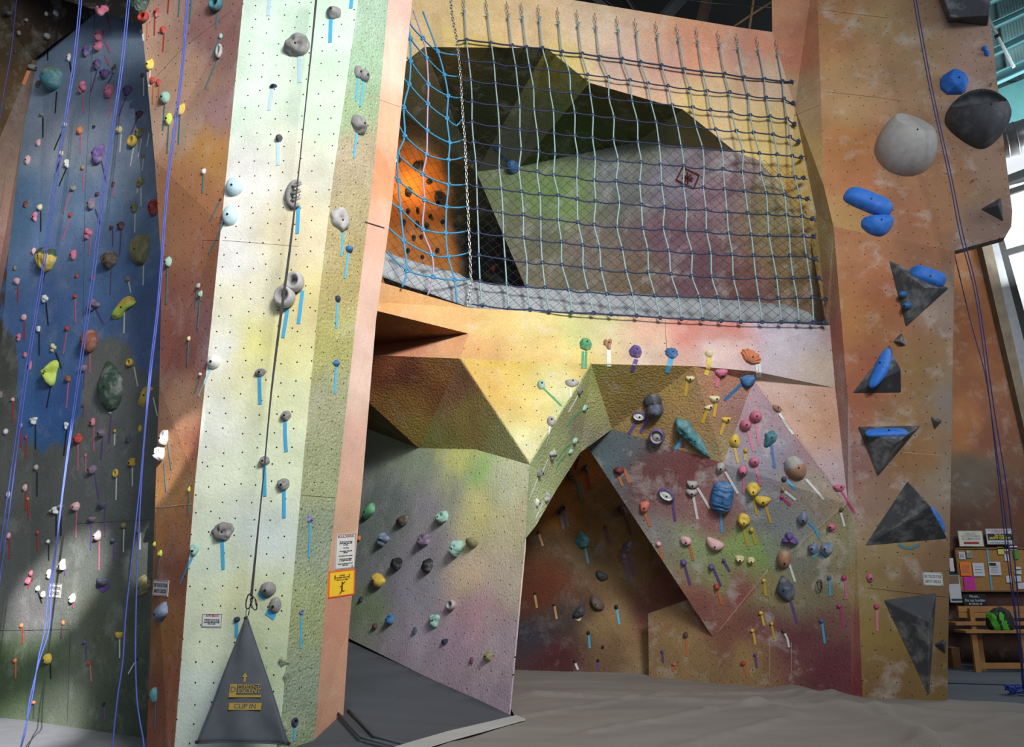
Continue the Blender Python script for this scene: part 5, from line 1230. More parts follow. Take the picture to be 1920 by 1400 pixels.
# --- fine diamond netting behind the ropes
FN = simple_mat('netting_black', (38,38,36), rough=.9)
tc_ = [(757,160),(800,198),(850,243),(900,247),(930,246),(965,265),(1000,275),(1060,262),(1180,262),(1250,270),(1400,292),(1440,300),(1500,322),(1512,345)]
bc_ = [(722,532),(850,566),(905,577),(1100,590),(1300,600),(1400,604),(1548,608)]
def lerp_curve(cv, u):
    n = len(cv)-1; x0, x1 = cv[0][0], cv[-1][0]; x = x0+(x1-x0)*u
    for i in range(n):
        if cv[i][0] <= x <= cv[i+1][0]:
            t = (x-cv[i][0])/(cv[i+1][0]-cv[i][0]); return x, cv[i][1]*(1-t)+cv[i+1][1]*t
    return cv[-1]
NU, NV = 76, 36
def fnode(i, j):
    a = lerp_curve(tc_, i/NU); b2 = lerp_curve(bc_, i/NU); t = (j/NV)
    wob = 4*noise.noise(Vector((i*.13, j*.17, 0)))
    px = a[0]*(1-t)+b2[0]*t+wob; py = a[1]*(1-t)+b2[1]*t+3*noise.noise(Vector((i*.2, j*.1, 5)))
    Y = (9.0-.36*t) if px > 885 else 9.0-.36*t-(885-px)/160*.70
    return P(px, py, Y+.05)
fn = {(i, j): fnode(i, j) for i in range(NU+1) for j in range(NV+1)}
bm = bmesh.new()
for i in range(NU):
    for j in range(NV):
        if (i+j) % 2 == 0: add_tube(bm, [fn[(i, j)], fn[(i+1, j+1)]], .0023, 3, caps=False)
        else: add_tube(bm, [fn[(i+1, j)], fn[(i, j+1)]], .0023, 3, caps=False)
o = mk('safety_netting', bm, FN); tag(o, 'fine black diamond netting stretched behind the rope cargo net', 'netting')

# --- tarpaulin covered mat on the ledge
LT = tarp_mat('tarpaulin_grey_white', (158,162,166))
tt = [(700,466),(722,473),(800,496),(860,513),(884,527),(950,535),(1100,545),(1300,558),(1480,570),(1518,577),(1533,596)]
tb = [(700,515),(718,521),(800,547),(880,577),(925,581),(1000,585),(1120,590),(1250,597),(1400,604),(1500,608),(1532,611)]
bm = bmesh.new(); cols = []
n_ = 110
for i in range(n_+1):
    u = i/n_; a = lerp_curve(tt, u); b2 = lerp_curve(tb, u); px = b2[0]
    Yb = 7.95+(px-700)/180*.60 if px < 880 else 8.57+(px-880)/650*.36
    col_ = []
    for j in range(15):
        t = j/9
        if j <= 9:
            q = P(a[0]*t+b2[0]*(1-t), a[1]*t+b2[1]*(1-t), Yb+.18+.16*t)
            q += Vector((0, -1, 0))*(.05*math.sin(math.pi*t)+.03*noise.noise(Vector((px*.012, t*3, 1)))+.014*noise.noise(Vector((px*.04, t*7, 4))))
            q.z += .012*noise.noise(Vector((px*.02, t*2, 8)))
        else: q = P(a[0], a[1], Yb+.34)+Vector((0, .22*(j-9), -.02*(j-9)))
        col_.append(bm.verts.new(q))
    cols.append(col_)
for i in range(n_):
    for j in range(14): bm.faces.new((cols[i][j], cols[i+1][j], cols[i+1][j+1], cols[i][j+1]))
bmesh.ops.recalc_face_normals(bm, faces=bm.faces[:])
o = mk('covered_mat', bm, LT, smooth=True); tag(o, 'grey-white tarpaulin covered mat along the ledge under the cargo net', 'mat')
o.modifiers.new('t', 'SOLIDIFY').thickness = .01

# ============================================================= CLIMBING ROPES
CR = simple_mat('climbing_rope_blue', (72,88,172), rough=.6, nscale=90, namt=.15)
CRD = simple_mat('climbing_rope_navy', (40,44,110), rough=.6, nscale=90, namt=.15)
def rope(strands, label, mat, r=.0058):
    bm = bmesh.new()
    for st in strands: add_tube(bm, smooth_path([P(*p) for p in st], 5), r, 7)
    o = mk('climbing_rope', bm, mat); tag(o, label, 'rope', 'hanging climbing ropes'); return o
def shift(st, *dx): return [(x+dx[min(i, len(dx)-1)], y, Y) for i, (x, y, Y) in enumerate(st)]
s1 = [(153,-40,7.3),(138,110,7.3),(121,220,7.3),(100,350,7.35),(75,530,7.4),(47,700,7.4),(20,890,7.45),(0,1030,7.5),(-25,1200,7.6)]
rope([s1, shift(s1, 4,4,4,5,4,5,6,8,8)], 'leftmost doubled blue rope crossing the blue wall', CR)
rope([[(34,-40,7.6),(22,90,7.6),(8,170,7.6),(-6,260,7.6)]], 'dark blue rope in the upper left corner', CRD)
s2 = [(243,-40,7.3),(228,110,7.3),(210,240,7.3),(192,350,7.35),(172,520,7.4),(148,690,7.45),(122,880,7.5),(104,1030,7.5),(92,1100,7.5),(84,1180,7.5),(72,1235,7.5),(60,1310,7.55),(44,1378,7.55),(30,1440,7.3)]
rope([s2, shift(s2, 4,4,4,5,5,4,2,1,5,8,3,-4,2,-6)], 'middle doubled blue rope, sunlit in its lower part', CR)
s3 = [(352,-40,6.3),(342,110,6.3),(326,240,6.3),(312,350,6.3),(296,560,6.35),(280,700,6.35),(265,880,6.4),(247,1050,6.4),(236,1150,6.4),(230,1240,6.4),(220,1310,6.4),(211,1400,6.4),(205,1500,6.4)]
s3b = [(355,-40,6.3),(345,110,6.3),(330,240,6.3),(315,350,6.3),(299,560,6.35),(283,700,6.35),(268,860,6.4),(258,1050,6.4),(254,1200,6.4),(256,1300,6.4),(262,1350,6.4),(270,1400,6.4),(275,1500,6.4)]
rope([s3, s3b], 'doubled blue rope hanging in front of the brown pillar side', CR)
s4 = [(1708,-30,7.8),(1740,150,7.8),(1780,335,7.8),(1800,440,7.8),(1830,560,7.9),(1857,760,7.9),(1880,930,7.9),(1898,1090,8.0),(1912,1220,8.1),(1918,1290,8.3)]
rope([s4, shift(s4, 5,5,5,6,5,6,10,8,3,2)], 'doubled dark blue rope crossing the orange right panel', CRD)
s5 = [(1789,474,9.2),(1800,520,9.2),(1822,610,9.2),(1850,715,9.2),(1868,860,9.2),(1882,990,9.2),(1893,1080,9.2),(1905,1170,9.2),(1914,1230,9.2)]
rope([s5], 'single dark blue rope in front of the brown far wall', CRD)
bm = bmesh.new(); bp_ = Pz(1908, 1304, .2); q_ = random.Random(3); pts = []
for k in range(46): a = k*.9; pts.append(bp_+Vector((math.cos(a)*.13*q_.uniform(.5, 1.1), math.sin(a)*.10*q_.uniform(.5, 1), .02+.10*q_.random())))
add_tube(bm, smooth_path(pts, 4), .008, 6); o = mk('rope_heap', bm, simple_mat('rope_royal', (30,62,150), rough=.6, nscale=90)); tag(o, 'small heap of royal blue rope on the grey mats', 'rope')

# ============================================================= AUTO-BELAY STRAP AND GATE
STR = simple_mat('webbing_black', (48,48,52), rough=.8, nscale=80)
sp_ = [P(x, y, 6.45) for x, y in ((596,-40),(587,60),(571,215),(558,340),(543,470),(524,610),(508,740),(494,890),(481,1020),(471,1118))]
bm = bmesh.new(); sp2 = smooth_path(sp_, 3); wv_ = []
for i, p in enumerate(sp2):
    tw = .5+.5*math.cos(i*.45); wd = .005+.006*tw
    wv_.append((bm.verts.new(p+Vector((-wd, 0, 0))), bm.verts.new(p+Vector((wd, .004, 0)))))
for i in range(len(wv_)-1): bm.faces.new((wv_[i][0], wv_[i][1], wv_[i+1][1], wv_[i+1][0]))
o = mk('belay_strap', bm, STR); o.modifiers.new('t', 'SOLIDIFY').thickness = .003; tag(o, 'long black webbing strap running down the pillar front', 'strap')
def carabiner(c, rot, label, sc=1.0, mat=STEEL):
    bm = bmesh.new(); M_ = Matrix.Translation(c) @ Matrix.Rotation(rot, 4, 'Y')
    pts = [M_ @ (Vector(v)*sc) for v in ((-.018,0,.045),(0,0,.056),(.018,0,.045),(.022,0,.0),(.014,0,-.045),(0,0,-.055),(-.014,0,-.045),(-.022,0,-.0),(-.018,0,.045))]
    add_tube(bm, smooth_path(pts, 4), .0055*sc, 8, caps=False)
    o = mk('carabiner', bm, mat); b2 = bmesh.new(); add_tube(b2, [M_ @ (Vector((.021,0,.028))*sc), M_ @ (Vector((.018,0,-.028))*sc)], .008*sc, 8); mk('gate_sleeve', b2, mat, parent=o)
    tag(o, label, 'carabiner'); return o
carabiner(P(467,1127,6.45), .15, 'left steel carabiner joining the black strap to the gate')
carabiner(P(476,1131,6.43), -.35, 'right steel carabiner hanging beside the gate top', .9)
carabiner(P(464,1148,6.47), .1, 'lowest small carabiner at the tip of the black gate', .55)
GC = simple_mat('gate_canvas', (70,75,82), rough=.75, nscale=9, namt=.10, bump=.15)
bm = bmesh.new(); ga, gb_, gc_ = P(462,1153,6.47), P(370,1393,6.30), P(543,1396,6.30); rows = []
for i in range(25):
    t = i/24; rw = []
    for j in range(19):
        s_ = j/18; p = ga.lerp(gb_.lerp(gc_, s_), .012+t*.988)
        p = p+Vector((0, -1, 0))*(.02*math.sin(math.pi*s_)*math.sin(math.pi*t)+ .02*t*math.cos((s_-.5)*12)*math.exp(-((t-.9)/.12)**2) + .012*noise.noise(Vector((s_*3, t*3, 2))))
        p.z += .02*math.sin(math.pi*s_)*max(0, t-.9)*6
        rw.append(bm.verts.new(p))
    rows.append(rw)
for i in range(24):
    for j in range(18): bm.faces.new((rows[i][j], rows[i+1][j], rows[i+1][j+1], rows[i][j+1]))
bmesh.ops.recalc_face_normals(bm, faces=bm.faces[:])
TREES.append((BVHTree.FromBMesh(bm), 'gate'))
hem = [[rw[0].co.copy() for rw in rows], [rw[-1].co.copy() for rw in rows], [v.co.copy() for v in rows[-1]]]
gate = mk('belay_gate', bm, GC, smooth=True); gate.modifiers.new('t', 'SOLIDIFY').thickness = .004
tag(gate, 'charcoal triangular canvas gate clipped to the black strap', 'gate')
for hp in hem:
    bm = bmesh.new(); add_tube(bm, hp, .006, 6); mk('hem', bm, GC, parent=gate)
for p in (hem[0][-1], hem[1][-1], hem[0][0]):
    bm = bmesh.new(); bmesh.ops.create_cone(bm, cap_ends=True, segments=14, radius1=.012, radius2=.012, depth=.008, matrix=Matrix.Translation(p+Vector((0, -.01, -.01 if p.z > .5 else .012))) @ Matrix.Rotation(R(90), 4, 'X')); mk('grommet', bm, STEEL, parent=gate)

# ============================================================= SIGNS
def text_obj(txt, size, M, mat, parent, pm, width=None, name='lettering', bold=0.0):
    cu = bpy.data.curves.new('t', 'FONT'); cu.body = txt; cu.size = size; cu.align_x = 'CENTER'; cu.align_y = 'CENTER'; cu.extrude = .0006; cu.offset = bold
    cu.space_line = .85
    to = bpy.data.objects.new('t', cu); COL.objects.link(to); bpy.context.view_layer.update()
    dg = bpy.context.evaluated_depsgraph_get(); me = bpy.data.meshes.new_from_object(to.evaluated_get(dg)); COL.objects.unlink(to); bpy.data.objects.remove(to)
    if width:
        xs = [v.co.x for v in me.vertices]; w0 = max(xs)-min(xs)
        for v in me.vertices: v.co.x *= width/w0
    me.name = name; me.materials.clear(); me.materials.append(mat)
    o = bpy.data.objects.new(name, me); COL.objects.link(o); o.parent = parent
    if pm is not None: o.matrix_parent_inverse = pm.inverted()
    o.matrix_basis = M; return o
def flat_mat(n, rgb): return simple_mat('print_'+n, rgb, rough=.5, nscale=12, namt=.03)
INK = flat_mat('ink', (28,28,32)); WHITE = flat_mat('white', (205,206,204)); REDINK = flat_mat('red', (150,30,38)); YEL = flat_mat('yellow', (235,190,40)); ORG = flat_mat('orange', (225,95,40)); NAVY = flat_mat('navyink', (40,42,72))
def rect(bm, x, y, w_, h_, z, t=.0012, mi=0): add_box(bm, Vector((x, y, z)), (w_, h_, t), mi=mi)
def sign(px, py, wp, hp, label, lines, face=None, bg=WHITE, border=None, rot=0, cat='sign', bars=None, name='sign', M=None, scl=None, backing=None, z0=.004):
    if M is None:
        ht = hit(px, py, only=face); M = frame_at(ht[0], ht[1], R(rot)); s_ = depth(ht[0])/FPX
    else: s_ = scl
    kx, ky = stretch(M) if face else (1, 1)
    W_, H_ = wp*s_*kx, hp*s_*ky
    bm = bmesh.new(); rect(bm, 0, 0, W_, H_, z0, .004); o = mk(name, bm, bg, M=M)
    if border:
        bm = bmesh.new(); t_ = .006
        for x, y, w_, h_ in ((0, H_/2-t_, W_-t_, t_*.6), (0, -H_/2+t_, W_-t_, t_*.6), (W_/2-t_, 0, t_*.6, H_-t_), (-W_/2+t_, 0, t_*.6, H_-t_)): rect(bm, x, y, w_, h_, z0+.0026)
        mk('border', bm, border, parent=o)
    for (txt, x, y, sz, wd, mat) in lines:
        text_obj(txt, sz*H_, Matrix.Translation((x*W_, y*H_, z0+.003)), mat, o, None, width=wd*W_ if wd else None, bold=.0004)
    if bars:
        for (x, y, w_, h_, mat) in bars:
            bm = bmesh.new(); rect(bm, x*W_, y*H_, w_*W_, h_*H_, z0+.0024); mk('printed_bar', bm, mat, parent=o)
    tag(o, label, cat); return o
SC = [('DID YOU DO YOUR', 0, .17, .33, .86, INK), ('SAFETY CHECKS?', 0, -.2, .33, .80, INK)]
dots4 = lambda m: [(x, y, .05, .05, m) for x in (-.44, .44) for y in (-.42, .42)]
TEALB = flat_mat('tealborder', (80,150,140))
sign(1749,1085,37,25,'white safety checks sign low on the orange right panel',SC,PANEL,border=TEALB,rot=-2,bars=dots4(INK))
sign(302,1102,29,30,'white safety checks sign on the brown pillar side',SC,['wall_pillar'],border=REDINK)
sign(104,1107,22,26,'white safety checks sign on the grey left wall behind the rope',SC,['wall_left'],border=INK)
tl4 = [(0, .28-.13*k, .62 if k % 2 else .74, .035, INK) for k in range(6)]
sign(398,1163,38,26,'small white AUTO-BELAYS notice left of the black gate',[('AUTO-BELAYS', 0, .34, .2, .62, REDINK),('Participants 13 years of age\nor younger must be directly\nunder supervision of an adult\nbelay or climb',0,-.08,.125,.78,INK)],['wall_pillar'],border=INK)
sign(647,1033,37,66,'tall white BOULDERING rules notice on the pink pillar edge',[('BOULDERING', 0, .42, .10, .82, REDINK),
  ('Climbing is part of every\nperson using these walls\nat a time.\n\n- No diving.\n\n- No spotting, using pads\nallowed.\n\n- No jewelry, loose clothes.\n\n- Bouldering area subject\nto changes; check daily.\n\nRules are posted every and\nwithin staff.',0,-.06,.052,.74,INK)],['wall_pillar'],border=INK,bars=[(.36,-.44,.07,.04,flat_mat('seal',(150,90,50)))])
bk = sign(640,1093,50,49,'yellow CAUTION bouldering sign with a climber figure, orange edged',[('CAUTION', 0, .30, .07, .20, INK),('BOULDERING AREA ONLY', 0, .22, .07, .58, INK),('Climb at own height', 0, .14, .07, .44, INK)],['wall_pillar'],bg=YEL,border=None,
  bars=[(0,.475,.98,.05,ORG),(0,-.475,.98,.05,ORG),(-.475,0,.05,.98,ORG),(.475,0,.05,.98,ORG)])
s_ = 7.6/FPX
bm = bmesh.new()
for a, b2, r_ in (((0,.0),(0,-.07),.012),((0,-.01),(.05,.02),.006),((0,-.01),(-.04,-.035),.006),((0,-.07),(.03,-.10),.008),((.03,-.10),(.06,-.09),.006),((0,-.07),(-.02,-.115),.008),((-.02,-.115),(-.05,-.13),.006),((.05,.02),(.065,.04),.005)):
    add_tube(bm, [Vector((a[0]*.6, a[1]*.6-.01, .0075)), Vector((b2[0]*.6, b2[1]*.6-.01, .0075))], r_*.6, 6)
bmesh.ops.create_icosphere(bm, subdivisions=2, radius=.009, matrix=Matrix.Translation((.004, .004, .0075)))
for sx in (-1, 1):
    rect(bm, sx*.092, .045, .006, .03, .0075)
    vs = [bm.verts.new((sx*.092+x, y, .008)) for x, y in ((-.009,.06),(.009,.06),(0,.078))]; bm.faces.new(vs)
mk('climber_figure', bm, INK, parent=bk)
# lettering on the gate
g1 = hit(460, 1295, only=['gate']); GM = frame_at(g1[0], g1[1]); gs = depth(g1[0])/FPX
GYEL = flat_mat('gate_yellow', (150,125,40)); 
def gp(px, py): hh = hit(px, py, only=['gate']); return frame_at(hh[0]+hh[1]*.010, g1[1])
def gbar(px, py, wp, hp, m_=GYEL, nm='printed_bar'):
    bm = bmesh.new(); rect(bm, 0, 0, wp*gs, hp*gs, 0, .001); mk(nm, bm, m_, parent=gate, M=gp(px, py))
text_obj('PERFECT', 8.5*gs, gp(468, 1286), GYEL, gate, None, width=41*gs, bold=.0005)
text_obj('ESCENT', 11.5*gs, gp(468, 1295.5), GYEL, gate, None, width=42*gs, bold=.0008)
gbar(460,1305,60,4); gbar(438,1293,13,20); gbar(460,1324,60,12); gbar(460,1272,4,12)
text_obj('CLIP IN', 11.5*gs, gp(460, 1324) @ Matrix.Translation((0, 0, .0015)), GC, gate, None, width=40*gs, bold=.0008)
text_obj('D', 14*gs, gp(438, 1293) @ Matrix.Translation((0, 0, .0015)), GC, gate, None, bold=.0006)
bm = bmesh.new(); bm.faces.new([bm.verts.new(Vector((x*gs, y*gs, .0))) for x, y in ((-5,-2),(5,-2),(0,6))]); mk('printed_arrow', bm, GYEL, parent=gate, M=gp(460, 1267))
# red painted emblem behind the net
def marks(segs, wp, face, mat_c, label, cat, name):
    base = hit(*segs[0][0], only=ONLY[face]); root = empty(name, base[0]); pm = Matrix.Translation(base[0])
    tag(root, label, cat)
    for sg in segs: o = tape_strip(sg, wp, face, mat_c, root, pm); o.name = 'painted_stroke' if cat == 'emblem' else 'tape'
    return root
marks([[(1280,314),(1311,329)],[(1311,329),(1301,354)],[(1301,354),(1268,338)],[(1268,338),(1280,314)],[(1281,328),(1298,341)],[(1297,326),(1282,343)],[(1289,323),(1290,345)],[(1279,334),(1300,335)]], 3.5, 'i', 'dkred', 'red painted square emblem with a star on the wall behind the net', 'emblem', 'wall_emblem')
def lone_tape(pts, face, col, label, wp=None):
    h0 = hit(*pts[0], only=ONLY[face]); o = tape_strip(pts, wp or TW[face], face, col, None, None); o.name = 'route_tape'; tag(o, label, 'tape')
lone_tape([(507,-10),(503,30)], 'p', 'paleblue', 'pale blue tape strip at the top of the pillar front')
lone_tape([(661,-10),(658,16)], 'p', 'cyan', 'blue tape stub at the top right of the pillar front')
lone_tape([(338,-10),(335,31)], 's', 'teal', 'left teal tape strip at the top of the brown pillar side')
lone_tape([(360,-10),(356,43)], 's', 'teal', 'right teal tape strip at the top of the brown pillar side')
lone_tape([(318,-10),(315,24)], 's', 'red', 'red tape strip at the top of the brown pillar side')
lone_tape([(1684,1020),(1695,1026),(1710,1027),(1724,1021)], 'o', 'teal', 'teal tape arc under the largest pyramid volume', 5)
lone_tape([(1277,838),(1283,833)], 'c', 'purple', 'short purple tape beside the long teal club hold', 4)
# clip hanging on the lower right wall
hc = hit(1539, 1097, only=['wall_arch']); carabiner(hc[0]+hc[1]*.03, 0, 'steel carabiner hanging on the lower right wall')
# warm lamp behind the pillar
lp = P(738, 300, 11.6)
lt = empty('wall_lamp', lp); tag(lt, 'small warm lamp half hidden behind the pillar, lighting the orange wall', 'lamp')
bm = bmesh.new(); bmesh.ops.create_uvsphere(bm, u_segments=16, v_segments=10, radius=.05)
lm, nt_, b_ = new_mat('lamp_bulb'); b_.inputs['Emission Color'].default_value = (1, .6, .25, 1); b_.inputs['Emission Strength'].default_value = 12
mk('bulb', bm, lm, parent=lt)
bm = bmesh.new(); bmesh.ops.create_cone(bm, cap_ends=False, segments=20, radius1=.12, radius2=.05, depth=.12, matrix=Matrix.Translation((0, 0, .06))); mk('lamp_shade', bm, dark, parent=lt)
pl = bpy.data.lights.new('lamp_light', 'POINT'); pl.energy = 26; pl.color = (1, .58, .22); pl.shadow_soft_size = .06
o = bpy.data.objects.new('lamp_light', pl); COL.objects.link(o); o.location = P(772, 322, 12.85)

# ============================================================= RIGHT BACKGROUND
YB = 13.5
def quad(name, px0, py0, px1, py1, mat, label=None, cat=None, group=None, Y=YB-.03, lean=.0, t=.004, parent=None):
    bm = bmesh.new(); s0 = .12
    pts = [P(px0, py0, Y), P(px1, py0, Y), P(px1+s0*(py1-py0), py1, Y), P(px0+s0*(py1-py0), py1, Y)]
    vs = [bm.verts.new(p) for p in pts]; bm.faces.new(vs); bmesh.ops.recalc_face_normals(bm, faces=bm.faces[:])
    r_ = bmesh.ops.extrude_face_region(bm, geom=bm.faces[:]); bmesh.ops.translate(bm, vec=(0, t, 0), verts=[g for g in r_['geom'] if isinstance(g, bmesh.types.BMVert)])
    bmesh.ops.recalc_face_normals(bm, faces=bm.faces[:])
    o = mk(name, bm, mat, parent=parent)
    if label: tag(o, label, cat, group)
    return o
CORK = simple_mat('cork', (150,112,62), rough=.95, nscale=25, namt=.15); WOOD = simple_mat('pine_wood', (160,116,64), rough=.6, nscale=7, namt=.14); FRW = simple_mat('frame_wood', (120,84,52), rough=.7)
bb = quad('bulletin_board', 1793, 1029, 1990, 1106, CORK, 'cork bulletin board full of papers on the far brown wall', 'bulletin board', Y=YB+.02, t=.03)
for n_, a_ in (('frame', (1791,1026,1990,1029)), ('frame', (1801,1106,1999,1109)), ('frame', (1790,1026,1793,1109))): quad(n_, *a_, FRW, Y=YB, t=.05, parent=bb)
quad('board_tape', 1849, 1027, 1852, 1106, tape_mat('cyan'), Y=YB+.01, parent=bb)
def paper(x0, y0, x1, y1, mat, label, lines=4, head=None, Y=YB-.0):
    o = quad('paper', x0, y0, x1, y1, mat, label, 'paper', None, Y=Y)
    hh = y1-y0; ww = x1-x0
    if ww > 8:
        for k in range(lines): yy = y0+hh*(.28+.6*k/max(lines, 1)); quad('printed_line', x0+ww*.15+.12*(yy-y0), yy, x1-ww*.2+.12*(yy-y0), yy+.9, flat_mat('greyink', (110,110,115)), Y=Y-.003, t=.001, parent=o)
    if head: quad('printed_head', x0+1.5, y0+2, x1-1.5-ww*.3, y0+2+hh*.2, head, Y=Y-.003, t=.001, parent=o)
    return o
PW = flat_mat('paperwhite', (190,192,200)); PO = flat_mat('paperorange', (225,115,35)); PM = flat_mat('papermagenta', (200,30,150)); PY = flat_mat('paperyellow', (190,185,95)); PG = flat_mat('papergreen', (70,140,50))
paper(1797,1034,1809,1048,PW,'small white leaflet at the top left of the board')
paper(1811,1031,1822,1046,flat_mat('postcard',(120,135,130)),'grey postcard beside the top left leaflet',2,YEL)
paper(1799,1053,1820,1079,PO,'orange flyer on the bulletin board',5)
paper(1823,1055,1844,1080,PW,'white sheet right of the orange flyer',3)
paper(1853,1053,1875,1078,PW,'white flyer with a black heading right of the blue tape',5,INK)
paper(1806,1081,1827,1106,PM,'magenta flyer under the orange flyer',4)
paper(1870,1025,1881,1039,PY,'yellow note at the top of the board',0)
paper(1883,1026,1892,1033,PW,'small white note right of the yellow note',0); paper(1893,1023,1907,1030,PW,'tilted white note at the top right of the board',0)
paper(1899,1032,1909,1048,PG,'green note near the right ropes on the board',0); paper(1883,1039,1891,1051,PW,'white note below the tilted notes',0)
paper(1903,1062,1914,1067,PW,'narrow white note, upper right cluster on the board',0); paper(1902,1069,1915,1076,PW,'white note under the narrow one on the board',0)
paper(1886,1079,1896,1092,PW,'white note at the lower right of the board',0); paper(1902,1079,1914,1090,PW,'white note crossed by the rope, lower right',0); paper(1908,1092,1926,1104,PW,'lowest white note at the frame edge',0)
paper(1779,1046,1787,1071,PW,'white sheet on the wall left of the board',3)
po = quad('poster', 1776, 1075, 1798, 1129, PW, 'poster with a photo of a climber left of the board', 'poster')
quad('picture', 1777, 1079, 1797, 1094, flat_mat('pic', (120,95,75)), Y=YB-.035, parent=po); quad('colour_band', 1776, 1075, 1798, 1078, flat_mat('ptl', (30,70,80)), Y=YB-.035, parent=po); quad('colour_band', 1784, 1122, 1804, 1126, flat_mat('ptl', (30,70,80)), Y=YB-.035, parent=po)
def wsign(x0, y0, x1, y1, lines, label, bg, bars=None, border=None):
    c = P((x0+x1)/2, (y0+y1)/2, YB-.02); M = Matrix.Translation(c) @ Matrix.Rotation(R(90), 4, 'X'); s_ = depth(c)/FPX
    return sign(0, 0, x1-x0, y1-y0, label, lines, bg=bg, border=border, bars=bars, M=M, scl=s_)
wsign(1797,995,1843,1024,[('IF ABSOLUTELY\nNO FOOD OR DRINKS\nON CLIMBING FLOOR',0,.14,.2,.76,flat_mat('greyink',(110,110,115)))],'white sign with a red bar above the bulletin board',flat_mat('cream',(196,196,180)),[(0,-.27,.62,.14,REDINK)],INK)
wsign(1849,991,1899,1020,[('ROCK CLIMBING IS RISKY: ASSUME\nTHE DANGEROUS SPORT',0,.33,.12,.84,REDINK),('Do Your\nSAFETY CHECK!!!',0,-.02,.22,.78,flat_mat('yellowtext',(235,225,60))),('Partners between climbs and belays',0,-.4,.1,.8,INK)],'white and black Do Your SAFETY CHECK sign above the board',PW,[(0,-.03,.9,.42,INK)],INK)
wsign(1807,1114,1850,1144,[('Please...',0,.36,.2,.45,PW),('Do not boulder\nin front of\nlead belayers',0,-.08,.24,.88,PW)],'black Do not boulder sign above the bench',INK)
# benches
def bx(bm, x0, y0, x1, y1, Y0, Y1):
    a = P(x0, y0, Y0); b2 = P(x1, y1, Y0); c = Vector(((a.x+b2.x)/2, (Y0+Y1)/2, (a.z+b2.z)/2)); add_box(bm, c, (abs(b2.x-a.x), abs(Y1-Y0), abs(a.z-b2.z)))
bk_ = empty('wooden_bench', P(1860, 1222, 13.1)); tag(bk_, 'back pine bench with a two-plank backrest against the far wall', 'bench'); KM = Matrix.Translation(P(1860, 1222, 13.1))
FZ = .2
for (nm, x0, y0, x1, y1, Y0, Y1) in (('backrest_plank',1796,1136,1990,1147,13.30,13.34),('backrest_plank',1797,1148,1990,1158,13.30,13.34),('seat',1792,1167,1990,1172,12.85,13.2)):
    bm = bmesh.new(); bx(bm, x0, y0, x1, y1, Y0, Y1); mk(nm, bm, WOOD, parent=bk_, pm=KM)
for x in (1824, 1940):
    for Y in (12.9, 13.26):
        a = P(x, 1170, Y); bm = bmesh.new(); top = a.z-.01 if Y < 13 else P(x, 1140, Y).z
        add_box(bm, Vector((a.x, Y, (top+FZ)/2)), (.07, .05, top-FZ)); mk('leg', bm, WOOD, parent=bk_, pm=KM)
fb = empty('wooden_bench', P(1870, 1230, 12.4)); tag(fb, 'front low pine bench with the green bag on it', 'bench'); FM = Matrix.Translation(P(1870, 1230, 12.4))
a = P(1808, 1184, 12.3); b2 = P(1990, 1184, 12.3); zt = a.z
bm = bmesh.new(); add_box(bm, Vector(((a.x+b2.x)/2, 12.42, zt)), (b2.x-a.x, .32, .035)); mk('seat', bm, WOOD, parent=fb, pm=FM)
for x in (1826, 1848, 1918):
    p = P(x, 1200, 12.35); bm = bmesh.new(); add_box(bm, Vector((p.x, 12.35+(x == 1848)*.18, (zt-.018+FZ)/2)), (.08, .05, zt-.018-FZ)); mk('leg', bm, WOOD, parent=fb, pm=FM)
p0, p1 = P(1830, 1216, 12.35), P(1918, 1216, 12.35); bm = bmesh.new(); add_box(bm, Vector(((p0.x+p1.x)/2, 12.35, FZ+.09)), (p1.x-p0.x, .04, .08)); mk('stretcher', bm, WOOD, parent=fb, pm=FM)
# bag
bm = bmesh.new(); bmesh.ops.create_icosphere(bm, subdivisions=4, radius=1)
for v in bm.verts:
    u = v.co.copy(); p = u*(1+.12*noise.noise(u*2.2)); v.co = Vector((math.copysign(abs(p.x)**.8, p.x)*.19, math.copysign(abs(p.y)**.8, p.y)*.12, max(-.62, p.z*(1-.25*u.x*0))*.19*(1+.12*(u.x > 0))))
for f in bm.faces:
    c = f.calc_center_median(); f.material_index = 1 if (-.17 < c.x+c.z*.25 < .03 and abs(c.x+c.z*.25+.075) > .022 and abs(c.z) < .14) else 0
BAGD = simple_mat('bag_black', (34,36,38), rough=.7); BAGG = simple_mat('bag_green', (70,165,35), rough=.6)
bag = mk('gear_bag', bm, [BAGD, BAGG], M=Matrix.Translation(Vector((P(1876, 1170, 12.42).x, 12.42, zt+.135))), smooth=True); tag(bag, 'green and black gear bag standing on the low bench', 'bag')
bm = bmesh.new(); add_tube(bm, smooth_path([Vector((-.10,-.11,.02)), Vector((-.08,-.13,.12)), Vector((-.03,-.10,.20)), Vector((.02,-.12,.13)), Vector((.0,-.12,.02))], 4), .008, 6); mk('strap', bm, BAGD, parent=bag)
bm = bmesh.new(); c = P(1783, 1202, 12.9); add_box(bm, Vector((c.x, 12.9, FZ+.14)), (.12, .2, .28)); o = mk('wooden_box', bm, FRW); 
bmesh_l = bmesh.new(); add_box(bmesh_l, Vector((c.x, 12.9, FZ+.29)), (.13, .21, .02)); mk('lid', bmesh_l, FRW, parent=o); tag(o, 'grey wooden box on the floor behind the panel edge', 'box')
